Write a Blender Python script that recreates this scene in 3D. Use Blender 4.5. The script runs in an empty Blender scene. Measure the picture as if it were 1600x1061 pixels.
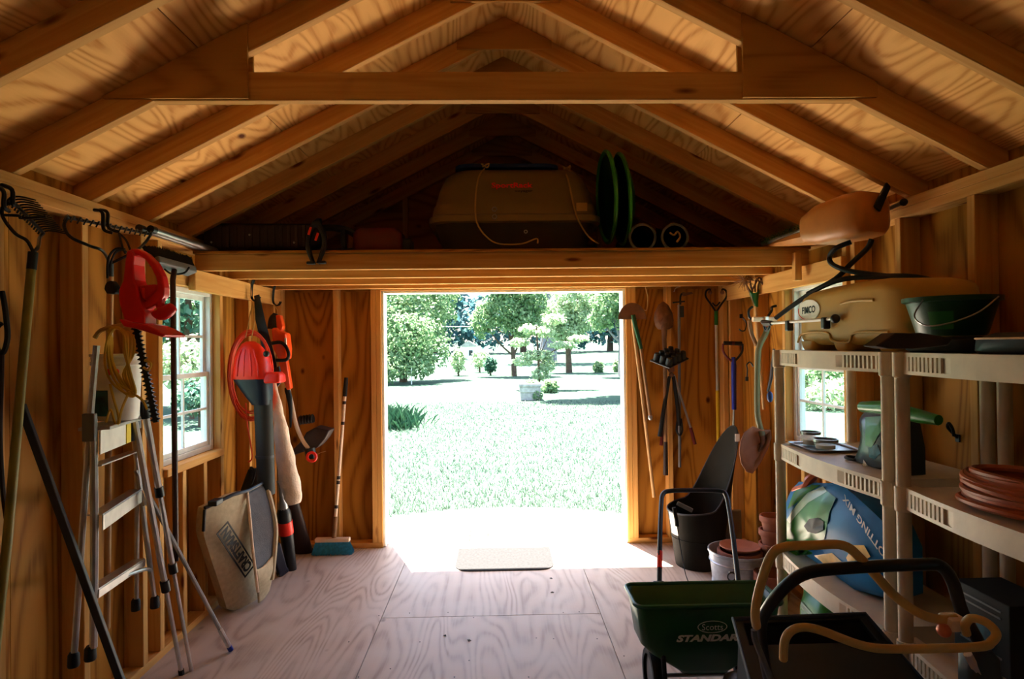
import bpy, bmesh, math, random
from mathutils import Vector, Matrix, Euler
V = Vector
PI = math.pi
random.seed(7)
scene = bpy.context.scene
COL = scene.collection

# ------------------------------------------------------------------ camera
FPX = 950.0                                    # focal length in pixels of the 1600x1061 frame
CAM = V((-0.047, 0.0, 1.51))
yaw, pitch, roll = math.radians(1.33), math.radians(0.45), math.radians(0.65)
FWD = V((math.sin(yaw) * math.cos(pitch), math.cos(yaw) * math.cos(pitch), math.sin(pitch)))
r0 = FWD.cross(V((0, 0, 1))).normalized(); u0 = r0.cross(FWD).normalized()
RGT = r0 * math.cos(roll) - u0 * math.sin(roll)
UPV = r0 * math.sin(roll) + u0 * math.cos(roll)
cam_d = bpy.data.cameras.new('camera'); cam = bpy.data.objects.new('camera', cam_d); COL.objects.link(cam)
cam_d.sensor_width = 36.0; cam_d.lens = FPX / 1600 * 36.0; cam_d.clip_start = 0.02; cam_d.clip_end = 500
cam.matrix_world = Matrix(((RGT.x, UPV.x, -FWD.x, CAM.x), (RGT.y, UPV.y, -FWD.y, CAM.y), (RGT.z, UPV.z, -FWD.z, CAM.z), (0, 0, 0, 1)))
scene.camera = cam

# ------------------------------------------------------------------ sky, sun, exposure
SUN_DIR = V((0.27, -0.635, -1.92)).normalized()          # the way the light travels
world = bpy.data.worlds.new('sky'); scene.world = world; world.use_nodes = True
wn = world.node_tree
bg = wn.nodes['Background']
sky = wn.nodes.new('ShaderNodeTexSky'); sky.sky_type = 'NISHITA'; sky.sun_disc = False
sky.sun_elevation = math.asin(-SUN_DIR.z); sky.sun_rotation = math.atan2(-SUN_DIR.x, -SUN_DIR.y)
sky.air_density = 1.0; sky.dust_density = 2.0; sky.ozone_density = 1.0
wn.links.new(sky.outputs[0], bg.inputs[0]); bg.inputs[1].default_value = 0.13
sl = bpy.data.lights.new('sun', 'SUN'); sl.energy = 12.0; sl.angle = math.radians(0.6); sl.color = (1.0, 0.95, 0.87)
sun = bpy.data.objects.new('sun', sl); COL.objects.link(sun); sun.location = (-3, 10, 20)
sun.rotation_euler = SUN_DIR.to_track_quat('-Z', 'Y').to_euler()
scene.view_settings.view_transform = 'Standard'; scene.view_settings.look = 'None'
scene.view_settings.gamma = 1.0; scene.view_settings.use_curve_mapping = False
scene.view_settings.exposure = 2.95
cy = scene.cycles
cy.use_denoising = True; cy.max_bounces = 9; cy.diffuse_bounces = 7; cy.glossy_bounces = 3; cy.transmission_bounces = 4; cy.transparent_max_bounces = 8
cy.sample_clamp_indirect = 12.0; cy.caustics_reflective = False; cy.caustics_refractive = False

# ------------------------------------------------------------------ rays through the photograph
def ray(px, py): return (RGT * ((px - 800) / FPX) + UPV * ((530.5 - py) / FPX) + FWD)
def at(px, py, Y): d = ray(px, py); return CAM + d * ((Y - CAM.y) / d.y)
def atX(px, py, X): d = ray(px, py); return CAM + d * ((X - CAM.x) / d.x)
def atZ(px, py, Z): d = ray(px, py); return CAM + d * ((Z - CAM.z) / d.z)

# ------------------------------------------------------------------ materials
MATS = {}
def nt_new(name):
    m = bpy.data.materials.new(name); m.use_nodes = True; MATS[name] = m
    return m, m.node_tree, m.node_tree.nodes['Principled BSDF']
def lin(c): return tuple((x / 12.92 if x <= 0.04045 else ((x + 0.055) / 1.055) ** 2.4) for x in c)
def N(nt, typ, **kw):
    n = nt.nodes.new(typ)
    for k, v in kw.items():
        if k.startswith('i_'): n.inputs[k[2:].replace('_', ' ')].default_value = v
        else: setattr(n, k, v)
    return n
def ramp(nt, stops):
    r = nt.nodes.new('ShaderNodeValToRGB'); e = r.color_ramp.elements
    while len(e) < len(stops): e.new(0.5)
    for el, (p, c) in zip(e, stops): el.position = p; el.color = (*c, 1)
    return r
def coords(nt, scale, rnd=True):
    tc = N(nt, 'ShaderNodeTexCoord'); mp = N(nt, 'ShaderNodeMapping'); mp.inputs['Scale'].default_value = scale
    if rnd:
        oi = N(nt, 'ShaderNodeObjectInfo'); mu = N(nt, 'ShaderNodeMath', operation='MULTIPLY'); mu.inputs[1].default_value = 53.0
        cx = N(nt, 'ShaderNodeCombineXYZ'); ad = N(nt, 'ShaderNodeVectorMath', operation='ADD')
        nt.links.new(oi.outputs['Random'], mu.inputs[0])
        for k in range(3): nt.links.new(mu.outputs[0], cx.inputs[k])
        nt.links.new(tc.outputs['Object'], ad.inputs[0]); nt.links.new(cx.outputs[0], ad.inputs[1]); nt.links.new(ad.outputs[0], mp.inputs[0])
    else: nt.links.new(tc.outputs['Object'], mp.inputs[0])
    return mp
def plain(name, c, rough=0.6, metal=0.0, var=0.12, vscale=9.0, bump=0.0, spec=0.4, trans=0.0):
    m, nt, b = nt_new(name); c = lin(c)
    mp = coords(nt, (1, 1, 1)); no = N(nt, 'ShaderNodeTexNoise'); no.inputs['Scale'].default_value = vscale; no.inputs['Detail'].default_value = 4
    nt.links.new(mp.outputs[0], no.inputs['Vector'])
    r = ramp(nt, [(0.3, tuple(x * (1 - var) for x in c)), (0.7, tuple(min(1, x * (1 + var)) for x in c))])
    nt.links.new(no.outputs['Fac'], r.inputs[0]); nt.links.new(r.outputs[0], b.inputs['Base Color'])
    b.inputs['Roughness'].default_value = rough; b.inputs['Metallic'].default_value = metal; b.inputs['Specular IOR Level'].default_value = spec
    if bump:
        bn = N(nt, 'ShaderNodeTexNoise'); bn.inputs['Scale'].default_value = vscale * 6; bp = N(nt, 'ShaderNodeBump'); bp.inputs['Strength'].default_value = bump; bp.inputs['Distance'].default_value = 0.01
        nt.links.new(mp.outputs[0], bn.inputs['Vector']); nt.links.new(bn.outputs['Fac'], bp.inputs['Height']); nt.links.new(bp.outputs[0], b.inputs['Normal'])
    return m
def lumber_mat(name, c1, c2, knot, rough=0.7, spec=0.1):
    m, nt, b = nt_new(name); c1, c2, knot = lin(c1), lin(c2), lin(knot)
    mp = coords(nt, (1.1, 26, 26)); n1 = N(nt, 'ShaderNodeTexNoise'); n1.inputs['Scale'].default_value = 1.6; n1.inputs['Detail'].default_value = 5; n1.inputs['Distortion'].default_value = 0.6
    nt.links.new(mp.outputs[0], n1.inputs['Vector'])
    r1 = ramp(nt, [(0.32, c2), (0.62, c1)]); nt.links.new(n1.outputs['Fac'], r1.inputs[0])
    mk = coords(nt, (2.2, 8.5, 8.5)); vo = N(nt, 'ShaderNodeTexVoronoi'); vo.inputs['Scale'].default_value = 1.0; nt.links.new(mk.outputs[0], vo.inputs['Vector'])
    rk = ramp(nt, [(0.05, (1, 1, 1)), (0.13, (0, 0, 0))]); nt.links.new(vo.outputs['Distance'], rk.inputs[0])
    mx = N(nt, 'ShaderNodeMix', data_type='RGBA'); nt.links.new(rk.outputs[0], mx.inputs[0]); nt.links.new(r1.outputs[0], mx.inputs[6]); mx.inputs[7].default_value = (*knot, 1)
    nt.links.new(mx.outputs[2], b.inputs['Base Color'])
    b.inputs['Roughness'].default_value = rough; b.inputs['Specular IOR Level'].default_value = spec
    bp = N(nt, 'ShaderNodeBump'); bp.inputs['Strength'].default_value = 0.12; bp.inputs['Distance'].default_value = 0.004
    nt.links.new(n1.outputs['Fac'], bp.inputs['Height']); nt.links.new(bp.outputs[0], b.inputs['Normal'])
    return m
def ply_mat(name, c1, c2, knot, rough=0.6, lines=30.0, sx=0.55, sy=3.2, knots=True, wear=None, spec=0.08):
    m, nt, b = nt_new(name); c1, c2, knot = lin(c1), lin(c2), lin(knot)
    mp = coords(nt, (sx, sy, sy)); n1 = N(nt, 'ShaderNodeTexNoise'); n1.inputs['Scale'].default_value = 1.0; n1.inputs['Detail'].default_value = 1.2; n1.inputs['Distortion'].default_value = 0.3
    nt.links.new(mp.outputs[0], n1.inputs['Vector'])
    mu = N(nt, 'ShaderNodeMath', operation='MULTIPLY'); mu.inputs[1].default_value = lines; nt.links.new(n1.outputs['Fac'], mu.inputs[0])
    sn = N(nt, 'ShaderNodeMath', operation='SINE'); nt.links.new(mu.outputs[0], sn.inputs[0])
    ma = N(nt, 'ShaderNodeMath', operation='MULTIPLY_ADD'); ma.inputs[1].default_value = 0.5; ma.inputs[2].default_value = 0.5; nt.links.new(sn.outputs[0], ma.inputs[0])
    mf = coords(nt, (3, 90, 90)); n2 = N(nt, 'ShaderNodeTexNoise'); n2.inputs['Scale'].default_value = 1.0; n2.inputs['Detail'].default_value = 3; nt.links.new(mf.outputs[0], n2.inputs['Vector'])
    mm = N(nt, 'ShaderNodeMath', operation='MULTIPLY_ADD'); mm.inputs[1].default_value = 0.55; nt.links.new(ma.outputs[0], mm.inputs[0])
    m2 = N(nt, 'ShaderNodeMath', operation='MULTIPLY'); m2.inputs[1].default_value = 0.45; nt.links.new(n2.outputs['Fac'], m2.inputs[0]); nt.links.new(m2.outputs[0], mm.inputs[2])
    r1 = ramp(nt, [(0.12, c2), (0.38, tuple((a * 0.7 + d * 0.3) for a, d in zip(c1, c2))), (0.72, c1)]); nt.links.new(mm.outputs[0], r1.inputs[0])
    src = r1.outputs[0]
    if knots:
        mk = coords(nt, (1.1, 1.7, 1.7)); vo = N(nt, 'ShaderNodeTexVoronoi'); vo.inputs['Scale'].default_value = 1.6; nt.links.new(mk.outputs[0], vo.inputs['Vector'])
        rk = ramp(nt, [(0.025, (1, 1, 1)), (0.06, (0, 0, 0))]); nt.links.new(vo.outputs['Distance'], rk.inputs[0])
        mx = N(nt, 'ShaderNodeMix', data_type='RGBA'); nt.links.new(rk.outputs[0], mx.inputs[0]); nt.links.new(src, mx.inputs[6]); mx.inputs[7].default_value = (*knot, 1); src = mx.outputs[2]
    if wear:
        mw = coords(nt, (1, 1, 1)); nw = N(nt, 'ShaderNodeTexNoise'); nw.inputs['Scale'].default_value = 3.5; nw.inputs['Detail'].default_value = 7; nt.links.new(mw.outputs[0], nw.inputs['Vector'])
        rw = ramp(nt, [(0.42, (0, 0, 0)), (0.7, (0.75, 0.75, 0.75))]); nt.links.new(nw.outputs['Fac'], rw.inputs[0])
        mx = N(nt, 'ShaderNodeMix', data_type='RGBA'); nt.links.new(rw.outputs[0], mx.inputs[0]); nt.links.new(src, mx.inputs[6]); mx.inputs[7].default_value = (*lin(wear), 1); src = mx.outputs[2]
    nt.links.new(src, b.inputs['Base Color'])
    b.inputs['Roughness'].default_value = rough; b.inputs['Specular IOR Level'].default_value = spec
    bp = N(nt, 'ShaderNodeBump'); bp.inputs['Strength'].default_value = 0.1; bp.inputs['Distance'].default_value = 0.004
    nt.links.new(mm.outputs[0], bp.inputs['Height']); nt.links.new(bp.outputs[0], b.inputs['Normal'])
    return m
def leaf_mat(name, c1, c2, transl=0.25):
    m, nt, b = nt_new(name)
    gi = N(nt, 'ShaderNodeNewGeometry'); r = ramp(nt, [(0.0, lin(c1)), (1.0, lin(c2))])
    nt.links.new(gi.outputs['Random Per Island'], r.inputs[0]); nt.links.new(r.outputs[0], b.inputs['Base Color']); b.inputs['Roughness'].default_value = 0.55
    b.inputs['Specular IOR Level'].default_value = 0.3
    tr = N(nt, 'ShaderNodeBsdfTranslucent'); nt.links.new(r.outputs[0], tr.inputs[0]); mx = N(nt, 'ShaderNodeMixShader'); mx.inputs[0].default_value = transl
    nt.links.new(b.outputs[0], mx.inputs[1]); nt.links.new(tr.outputs[0], mx.inputs[2]); nt.links.new(mx.outputs[0], nt.nodes['Material Output'].inputs[0])
    return m
def glass_mat(name):
    m, nt, b = nt_new(name); nt.nodes.remove(b)
    t = N(nt, 'ShaderNodeBsdfTransparent'); t.inputs[0].default_value = (0.93, 0.95, 0.94, 1); g = N(nt, 'ShaderNodeBsdfGlossy'); g.inputs['Roughness'].default_value = 0.02
    mx = N(nt, 'ShaderNodeMixShader'); mx.inputs[0].default_value = 0.07
    nt.links.new(t.outputs[0], mx.inputs[1]); nt.links.new(g.outputs[0], mx.inputs[2]); nt.links.new(mx.outputs[0], nt.nodes['Material Output'].inputs[0])
    return m

lumber_mat('pine', (0.81, 0.62, 0.36), (0.74, 0.53, 0.28), (0.42, 0.20, 0.08))
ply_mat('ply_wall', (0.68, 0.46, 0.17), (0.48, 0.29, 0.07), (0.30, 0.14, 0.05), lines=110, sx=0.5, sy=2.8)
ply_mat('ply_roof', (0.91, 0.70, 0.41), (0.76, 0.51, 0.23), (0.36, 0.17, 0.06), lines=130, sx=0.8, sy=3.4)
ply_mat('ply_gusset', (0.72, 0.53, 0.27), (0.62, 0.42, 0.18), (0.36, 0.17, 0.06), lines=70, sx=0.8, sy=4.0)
ply_mat('ply_floor', (0.74, 0.665, 0.605), (0.59, 0.505, 0.445), (0.30, 0.20, 0.15), lines=120, sx=0.6, sy=3.0, wear=(0.76, 0.71, 0.665), rough=0.5, spec=0.3)
plain('white_paint', (0.90, 0.90, 0.88), 0.5)
plain('vinyl_white', (0.88, 0.88, 0.87), 0.4)
glass_mat('glass')
plain('black_plastic', (0.055, 0.055, 0.06), 0.45, var=0.25)
plain('black_rubber', (0.06, 0.055, 0.055), 0.7, var=0.25)
plain('black_metal', (0.07, 0.065, 0.065), 0.35, metal=0.3)
plain('dark_grey', (0.18, 0.18, 0.19), 0.55)
plain('mid_grey', (0.42, 0.42, 0.43), 0.55)
plain('slate_fabric', (0.34, 0.34, 0.36), 0.85, bump=0.3, vscale=30)
plain('grey_green_tube', (0.20, 0.205, 0.185), 0.65, spec=0.2)
plain('pale_olive_tube', (0.42, 0.41, 0.28), 0.5)
plain('rusty_tan', (0.62, 0.42, 0.31), 0.6, metal=0.15, var=0.2)
plain('aluminium', (0.78, 0.77, 0.76), 0.32, metal=0.85, vscale=20)
plain('steel', (0.62, 0.61, 0.60), 0.35, metal=0.9)
plain('galvanized', (0.66, 0.68, 0.72), 0.45, metal=0.55, var=0.2, vscale=25)
plain('rusty_steel', (0.42, 0.28, 0.20), 0.65, metal=0.3, var=0.3, vscale=14)
plain('dark_wood', (0.26, 0.13, 0.07), 0.5)
plain('handle_wood', (0.68, 0.52, 0.33), 0.55, var=0.2)
plain('old_wood', (0.50, 0.36, 0.23), 0.7, var=0.3)
plain('olive_pole', (0.50, 0.45, 0.15), 0.5, var=0.2)
plain('yellow_pole', (0.78, 0.66, 0.12), 0.45)
plain('red_plastic', (0.82, 0.06, 0.06), 0.38)
plain('orange_red', (0.93, 0.16, 0.06), 0.4)
plain('orange_plastic', (0.93, 0.32, 0.08), 0.4)
plain('orange_cord', (0.90, 0.30, 0.12), 0.5)
plain('rust_cord', (0.66, 0.31, 0.12), 0.5)
plain('yellow_cord', (0.80, 0.66, 0.20), 0.45)
plain('dark_navy', (0.08, 0.10, 0.16), 0.45)
plain('cream_cloth', (0.88, 0.79, 0.69), 0.85, bump=0.4, vscale=14)
plain('tan_bag_cloth', (0.72, 0.65, 0.52), 0.85, bump=0.15, vscale=40)
plain('cream_paint', (0.86, 0.78, 0.66), 0.5)
plain('blue_bristle', (0.18, 0.58, 0.76), 0.6, var=0.3, vscale=60)
plain('cream_plastic', (0.80, 0.73, 0.62), 0.45, bump=0.05)
plain('tank_plastic', (0.72, 0.57, 0.28), 0.5, var=0.06, spec=0.25)
plain('hopper_green', (0.07, 0.32, 0.17), 0.4)
plain('tub_green', (0.06, 0.26, 0.12), 0.4)
plain('sled_green', (0.26, 0.60, 0.20), 0.4)
plain('green_metal', (0.10, 0.40, 0.16), 0.4)
plain('olive_lid', (0.50, 0.42, 0.26), 0.5, var=0.06)
plain('olive_dark', (0.24, 0.19, 0.11), 0.55)
plain('blue_foam', (0.06, 0.20, 0.45), 0.5)
plain('blue_handle', (0.08, 0.13, 0.55), 0.4)
plain('rope', (0.72, 0.58, 0.34), 0.8)
plain('print_red', (0.95, 0.12, 0.05), 0.5)
plain('print_white', (0.92, 0.92, 0.88), 0.5)
plain('print_black', (0.03, 0.03, 0.03), 0.6)
plain('print_yellow', (0.88, 0.76, 0.10), 0.5)
plain('dark_red', (0.34, 0.05, 0.05), 0.45)
plain('dark_brown', (0.14, 0.07, 0.05), 0.55, var=0.35)
plain('terracotta', (0.62, 0.38, 0.29), 0.8, var=0.18)
plain('terracotta_dark', (0.50, 0.27, 0.19), 0.8, var=0.2)
plain('tan_tube', (0.78, 0.62, 0.34), 0.4)
plain('dark_olive_plastic', (0.12, 0.11, 0.085), 0.75, spec=0.12)
plain('bag_green', (0.14, 0.46, 0.10), 0.35, var=0.18, vscale=12, spec=0.4)
plain('bag_pale', (0.62, 0.70, 0.58), 0.3, var=0.15, spec=0.6)
plain('bag_blue', (0.03, 0.42, 0.64), 0.4, var=0.18, vscale=10, spec=0.35)
plain('bag_yellow', (0.85, 0.68, 0.30), 0.3, var=0.3, vscale=16, spec=0.6)
plain('bag_dark', (0.08, 0.13, 0.14), 0.3, var=0.3, vscale=14, spec=0.6)
plain('bag_red', (0.45, 0.10, 0.10), 0.3, var=0.6, vscale=18, spec=0.6)
plain('copper_foil', (0.80, 0.42, 0.28), 0.35, metal=0.3)
plain('teal_print', (0.12, 0.36, 0.42), 0.5, var=0.7, vscale=22)
plain('mat_grey', (0.213, 0.21, 0.21), 0.95, bump=0.5, vscale=60, spec=0.0)
plain('orange_wood', (0.72, 0.46, 0.20), 0.45, var=0.15)
plain('stone', (0.62, 0.60, 0.58), 0.9, var=0.25, bump=0.4)
plain('bark', (0.34, 0.27, 0.22), 0.9, var=0.35, bump=0.5)
plain('bark_grey', (0.46, 0.45, 0.46), 0.9, var=0.25, bump=0.5)
plain('deck_wood', (0.86, 0.81, 0.74), 0.75, var=0.12)
plain('road', (0.72, 0.70, 0.68), 0.9)
leaf_mat('leaf_mid', (0.30, 0.46, 0.30), (0.62, 0.70, 0.52), 0.4)
leaf_mat('leaf_dark', (0.14, 0.32, 0.28), (0.34, 0.48, 0.38), 0.4)
leaf_mat('leaf_pale', (0.52, 0.62, 0.48), (0.72, 0.77, 0.64), 0.4)
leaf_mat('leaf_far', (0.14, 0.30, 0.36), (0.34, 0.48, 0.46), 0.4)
leaf_mat('grass_blade', (0.32, 0.40, 0.34), (0.38, 0.44, 0.38))
leaf_mat('grass_dark', (0.10, 0.24, 0.17), (0.20, 0.33, 0.22))
def lawn_mat():
    m, nt, b = nt_new('lawn'); mp = coords(nt, (1, 1, 1), False)
    a = N(nt, 'ShaderNodeTexNoise'); a.inputs['Scale'].default_value = 0.35; a.inputs['Detail'].default_value = 8; a.inputs['Roughness'].default_value = 0.75; nt.links.new(mp.outputs[0], a.inputs['Vector'])
    r = ramp(nt, [(0.3, lin((0.20, 0.31, 0.24))), (0.55, lin((0.26, 0.345, 0.285))), (0.75, lin((0.31, 0.365, 0.315)))]); nt.links.new(a.outputs['Fac'], r.inputs[0])
    nt.links.new(r.outputs[0], b.inputs['Base Color']); b.inputs['Roughness'].default_value = 0.9; b.inputs['Specular IOR Level'].default_value = 0.1
    f = N(nt, 'ShaderNodeTexNoise'); f.inputs['Scale'].default_value = 18; f.inputs['Detail'].default_value = 6; nt.links.new(mp.outputs[0], f.inputs['Vector'])
    bp = N(nt, 'ShaderNodeBump'); bp.inputs['Strength'].default_value = 0.8; bp.inputs['Distance'].default_value = 0.06; nt.links.new(f.outputs['Fac'], bp.inputs['Height']); nt.links.new(bp.outputs[0], b.inputs['Normal'])
lawn_mat()

# ------------------------------------------------------------------ mesh building
ORG = {}                                            # object name -> its world origin (nothing with parts is rotated)
def catmull(pts, k=6, closed=False):
    pts = [V(p) for p in pts]; n = len(pts); out = []
    rng = range(n) if closed else range(n - 1)
    for i in rng:
        g = (lambda j: pts[j % n]) if closed else (lambda j: pts[max(0, min(n - 1, j))])
        p0, p1, p2, p3 = g(i - 1), g(i), g(i + 1), g(i + 2)
        for s in range(k):
            t = s / k
            out.append(0.5 * ((2 * p1) + (p2 - p0) * t + (2 * p0 - 5 * p1 + 4 * p2 - p3) * t * t + (3 * p1 - p0 - 3 * p2 + p3) * t ** 3))
    if not closed: out.append(pts[-1])
    return out
class MB:
    def __init__(self): self.v = []; self.f = []
    def add(self, vs, fs):
        b = len(self.v); self.v += [V(p) for p in vs]; self.f += [tuple(i + b for i in f) for f in fs]; return self
    def box(self, c, s, M=None):
        hx, hy, hz = s[0] / 2, s[1] / 2, s[2] / 2; c = V(c)
        vs = [V((x, y, z)) for x in (-hx, hx) for y in (-hy, hy) for z in (-hz, hz)]
        vs = [c + (M @ p if M else p) for p in vs]
        return self.add(vs, [(0, 1, 3, 2), (4, 6, 7, 5), (0, 4, 5, 1), (2, 3, 7, 6), (0, 2, 6, 4), (1, 5, 7, 3)])
    def beam(self, p0, p1, a, b, up=(0, 0, 1)):
        p0, p1 = V(p0), V(p1); x = (p1 - p0).normalized(); y = V(up).cross(x)
        if y.length < 1e-4: y = V((0, 1, 0)).cross(x)
        y.normalize(); z = x.cross(y); M = Matrix((x, y, z)).transposed()
        return self.box((p0 + p1) / 2, ((p1 - p0).length, a, b), M)
    def tube(self, pts, r, n=8, closed=False, caps=True, flat=1.0, up=None):
        pts = [V(p) for p in pts]; m = len(pts); rr = r if isinstance(r, (list, tuple)) else [r] * m
        vs = []; nrm = None
        for i, p in enumerate(pts):
            if closed: t = (pts[(i + 1) % m] - pts[i - 1])
            else: t = pts[min(i + 1, m - 1)] - pts[max(i - 1, 0)]
            t = t.normalized() if t.length > 1e-9 else V((0, 0, 1))
            if nrm is None:
                a = V(up) if up else (V((0, 0, 1)) if abs(t.z) < 0.9 else V((1, 0, 0)))
                nrm = (a - t * a.dot(t)).normalized()
            else:
                nrm = nrm - t * nrm.dot(t); nrm = nrm.normalized() if nrm.length > 1e-6 else t.orthogonal().normalized()
            bn = t.cross(nrm)
            for k in range(n):
                a = 2 * PI * k / n; vs.append(p + nrm * (math.cos(a) * rr[i] * flat) + bn * (math.sin(a) * rr[i]))
        fs = []
        for i in range(m if closed else m - 1):
            j = (i + 1) % m
            for k in range(n): fs.append((i * n + k, i * n + (k + 1) % n, j * n + (k + 1) % n, j * n + k))
        if caps and not closed: fs += [tuple(range(n))[::-1], tuple((m - 1) * n + k for k in range(n))]
        return self.add(vs, fs)
    def lathe(self, prof, n=20, c=(0, 0, 0), M=None, close=True, sx=1.0, sy=1.0):
        c = V(c); vs = []
        for r, z in prof:
            for k in range(n):
                p = V((r * sx * math.cos(2 * PI * k / n), r * sy * math.sin(2 * PI * k / n), z)); vs.append(c + (M @ p if M else p))
        fs = []
        for i in range(len(prof) - 1):
            for k in range(n): fs.append((i * n + k, i * n + (k + 1) % n, (i + 1) * n + (k + 1) % n, (i + 1) * n + k))
        if close: fs += [tuple(range(n))[::-1], tuple((len(prof) - 1) * n + k for k in range(n))]
        return self.add(vs, fs)
    def prism(self, poly, d):                         # poly: list of 3D points in one plane, d: extrusion vector
        d = V(d); n = len(poly); vs = [V(p) for p in poly] + [V(p) + d for p in poly]
        fs = [tuple(range(n))[::-1], tuple(range(n, 2 * n))] + [(i, (i + 1) % n, n + (i + 1) % n, n + i) for i in range(n)]
        return self.add(vs, fs)
    def ring(self, outer, inner, d):                  # closed band between two outlines of the same count, extruded by d
        d = V(d); n = len(outer); vs = [V(p) for p in outer] + [V(p) for p in inner]; vs += [p + d for p in vs]; fs = []
        for i in range(n):
            j = (i + 1) % n
            fs += [(i, j, n + j, n + i), (2 * n + i, 3 * n + i, 3 * n + j, 2 * n + j), (i, 2 * n + i, 2 * n + j, j), (n + i, n + j, 3 * n + j, 3 * n + i)]
        return self.add(vs, fs)
    def ball(self, c, r, s=(1, 1, 1), n=12, m=8):
        prof = [(max(1e-4, r * math.sin(PI * i / m)), -r * math.cos(PI * i / m)) for i in range(m + 1)]
        return self.lathe([(q[0], q[1] * s[2]) for q in prof], n, c, None, True, s[0], s[1])
    def grid(self, rows, closed_u=False):             # rows: list of equal lists of points
        nu, nv = len(rows), len(rows[0]); fs = []
        for i in range(nu - 1):
            for j in range(nv if closed_u else nv - 1):
                k = (j + 1) % nv; fs.append((i * nv + j, i * nv + k, (i + 1) * nv + k, (i + 1) * nv + j))
        return self.add([p for r in rows for p in r], fs)
    def build(self, name, mat, parent=None, smooth=False, bevel=0.0, solid=0.0, subsurf=0, kind=None):
        if parent is not None: o0 = ORG[parent.name]
        else:
            xs = [p.x for p in self.v]; ys = [p.y for p in self.v]; zs = [p.z for p in self.v]
            o0 = V(((min(xs) + max(xs)) / 2, (min(ys) + max(ys)) / 2, min(zs)))
        me = bpy.data.meshes.new(name); me.from_pydata([p - o0 for p in self.v], [], self.f); me.update()
        bm = bmesh.new(); bm.from_mesh(me); bmesh.ops.recalc_face_normals(bm, faces=bm.faces); bm.to_mesh(me); bm.free()
        if smooth:
            me.polygons.foreach_set('use_smooth', [True] * len(me.polygons)); me.set_sharp_from_angle(angle=math.radians(42))
        me.materials.append(MATS[mat])
        o = bpy.data.objects.new(name, me); COL.objects.link(o)
        if parent is None: o.location = o0
        else: o.parent = parent
        ORG[o.name] = o0
        if solid: s = o.modifiers.new('solid', 'SOLIDIFY'); s.thickness = solid; s.offset = 0
        if bevel: b = o.modifiers.new('bevel', 'BEVEL'); b.width = bevel; b.segments = 2; b.limit_method = 'ANGLE'; b.angle_limit = 0.6
        if subsurf: s = o.modifiers.new('sub', 'SUBSURF'); s.levels = subsurf; s.render_levels = subsurf
        if kind: o['kind'] = kind
        return o
def tag(o, label, cat, group=None):
    o['label'] = label; o['category'] = cat
    if group: o['group'] = group
    return o
def thing(name, label, cat, loc=(0, 0, 0), group=None):
    o = bpy.data.objects.new(name, None); COL.objects.link(o); o.location = loc; o.empty_display_size = 0.1
    ORG[o.name] = V(loc); return tag(o, label, cat, group)
def struct(name, loc=(0, 0, 0)):
    o = bpy.data.objects.new(name, None); COL.objects.link(o); o.location = loc; o['kind'] = 'structure'; ORG[o.name] = V(loc); o.empty_display_size = 0.1
    return o
BOXES = {}
def lumber(name, p0, p1, a, b, up, parent, mat='pine', bevel=0.0025):
    """one board: local X runs along it, a = its size across, b = its size towards 'up'"""
    p0, p1 = V(p0), V(p1); L = (p1 - p0).length; x = (p1 - p0).normalized(); z = V(up); z = (z - x * z.dot(x)).normalized(); y = z.cross(x)
    key = (round(L, 3), round(a, 4), round(b, 4), mat)
    if key not in BOXES:
        mb = MB().box((0, 0, 0), (L, a, b)); me = bpy.data.meshes.new(name); me.from_pydata(mb.v, [], mb.f); me.materials.append(MATS[mat]); me.update(); BOXES[key] = me
    o = bpy.data.objects.new(name, BOXES[key]); COL.objects.link(o); c = (p0 + p1) / 2
    o.parent = parent; c = c - ORG[parent.name]
    o.matrix_local = Matrix(((x.x, y.x, z.x, c.x), (x.y, y.y, z.y, c.y), (x.z, y.z, z.z, c.z), (0, 0, 0, 1)))
    if bevel: m = o.modifiers.new('bevel', 'BEVEL'); m.width = bevel; m.segments = 1
    return o
def text(body, name, mat, parent, origin, xdir, ydir, width=None, height=None, extrude=0.0006, shear=0.0, offset=0.0, align='CENTER', spacing=1.0):
    c = bpy.data.curves.new(name, 'FONT'); c.body = body; c.size = 1.0; c.align_x = align; c.align_y = 'CENTER'; c.extrude = 0.0; c.shear = shear; c.offset = offset; c.space_character = spacing; c.resolution_u = 3
    t = bpy.data.objects.new('tmp', c); COL.objects.link(t); bpy.context.view_layer.update()
    me = bpy.data.meshes.new_from_object(t.evaluated_get(bpy.context.evaluated_depsgraph_get())); bpy.data.objects.remove(t); bpy.data.curves.remove(c)
    xs = [v.co.x for v in me.vertices]; ys = [v.co.y for v in me.vertices]
    sx = width / (max(xs) - min(xs)); sy = height / (max(ys) - min(ys)); mx, my = (max(xs) + min(xs)) / 2, (max(ys) + min(ys)) / 2
    xd, yd = V(xdir).normalized(), V(ydir).normalized(); zd = xd.cross(yd); o0 = ORG[parent.name]; og = V(origin)
    for v in me.vertices: v.co = og + xd * ((v.co.x - mx) * sx) + yd * ((v.co.y - my) * sy) + zd * extrude - o0
    me.materials.clear(); me.materials.append(MATS[mat]); me.name = name
    o = bpy.data.objects.new(name, me); COL.objects.link(o); o.parent = parent; ORG[o.name] = o0
    return o

# ================================================================== THE SHED
YF, YB = 4.575, -0.30            # inner stud face of the front (door) wall, inner face of the back wall
XS, XO = 1.70, 1.79              # inner and outer face of the side wall studs
S = 0.515; ZE = 2.13             # rafter slope, underside of a rafter over the stud face
RT = 0.089 * math.sqrt(1 + S * S)
def zlow(x): return ZE + (XS - abs(x)) * S
Z_UP = V((0, 0, 1)); Y_UP = V((0, 1, 0)); X_UP = V((1, 0, 0))
WIN_Y = (3.04, 3.66); WIN_Z = (0.91, 1.84)

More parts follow.
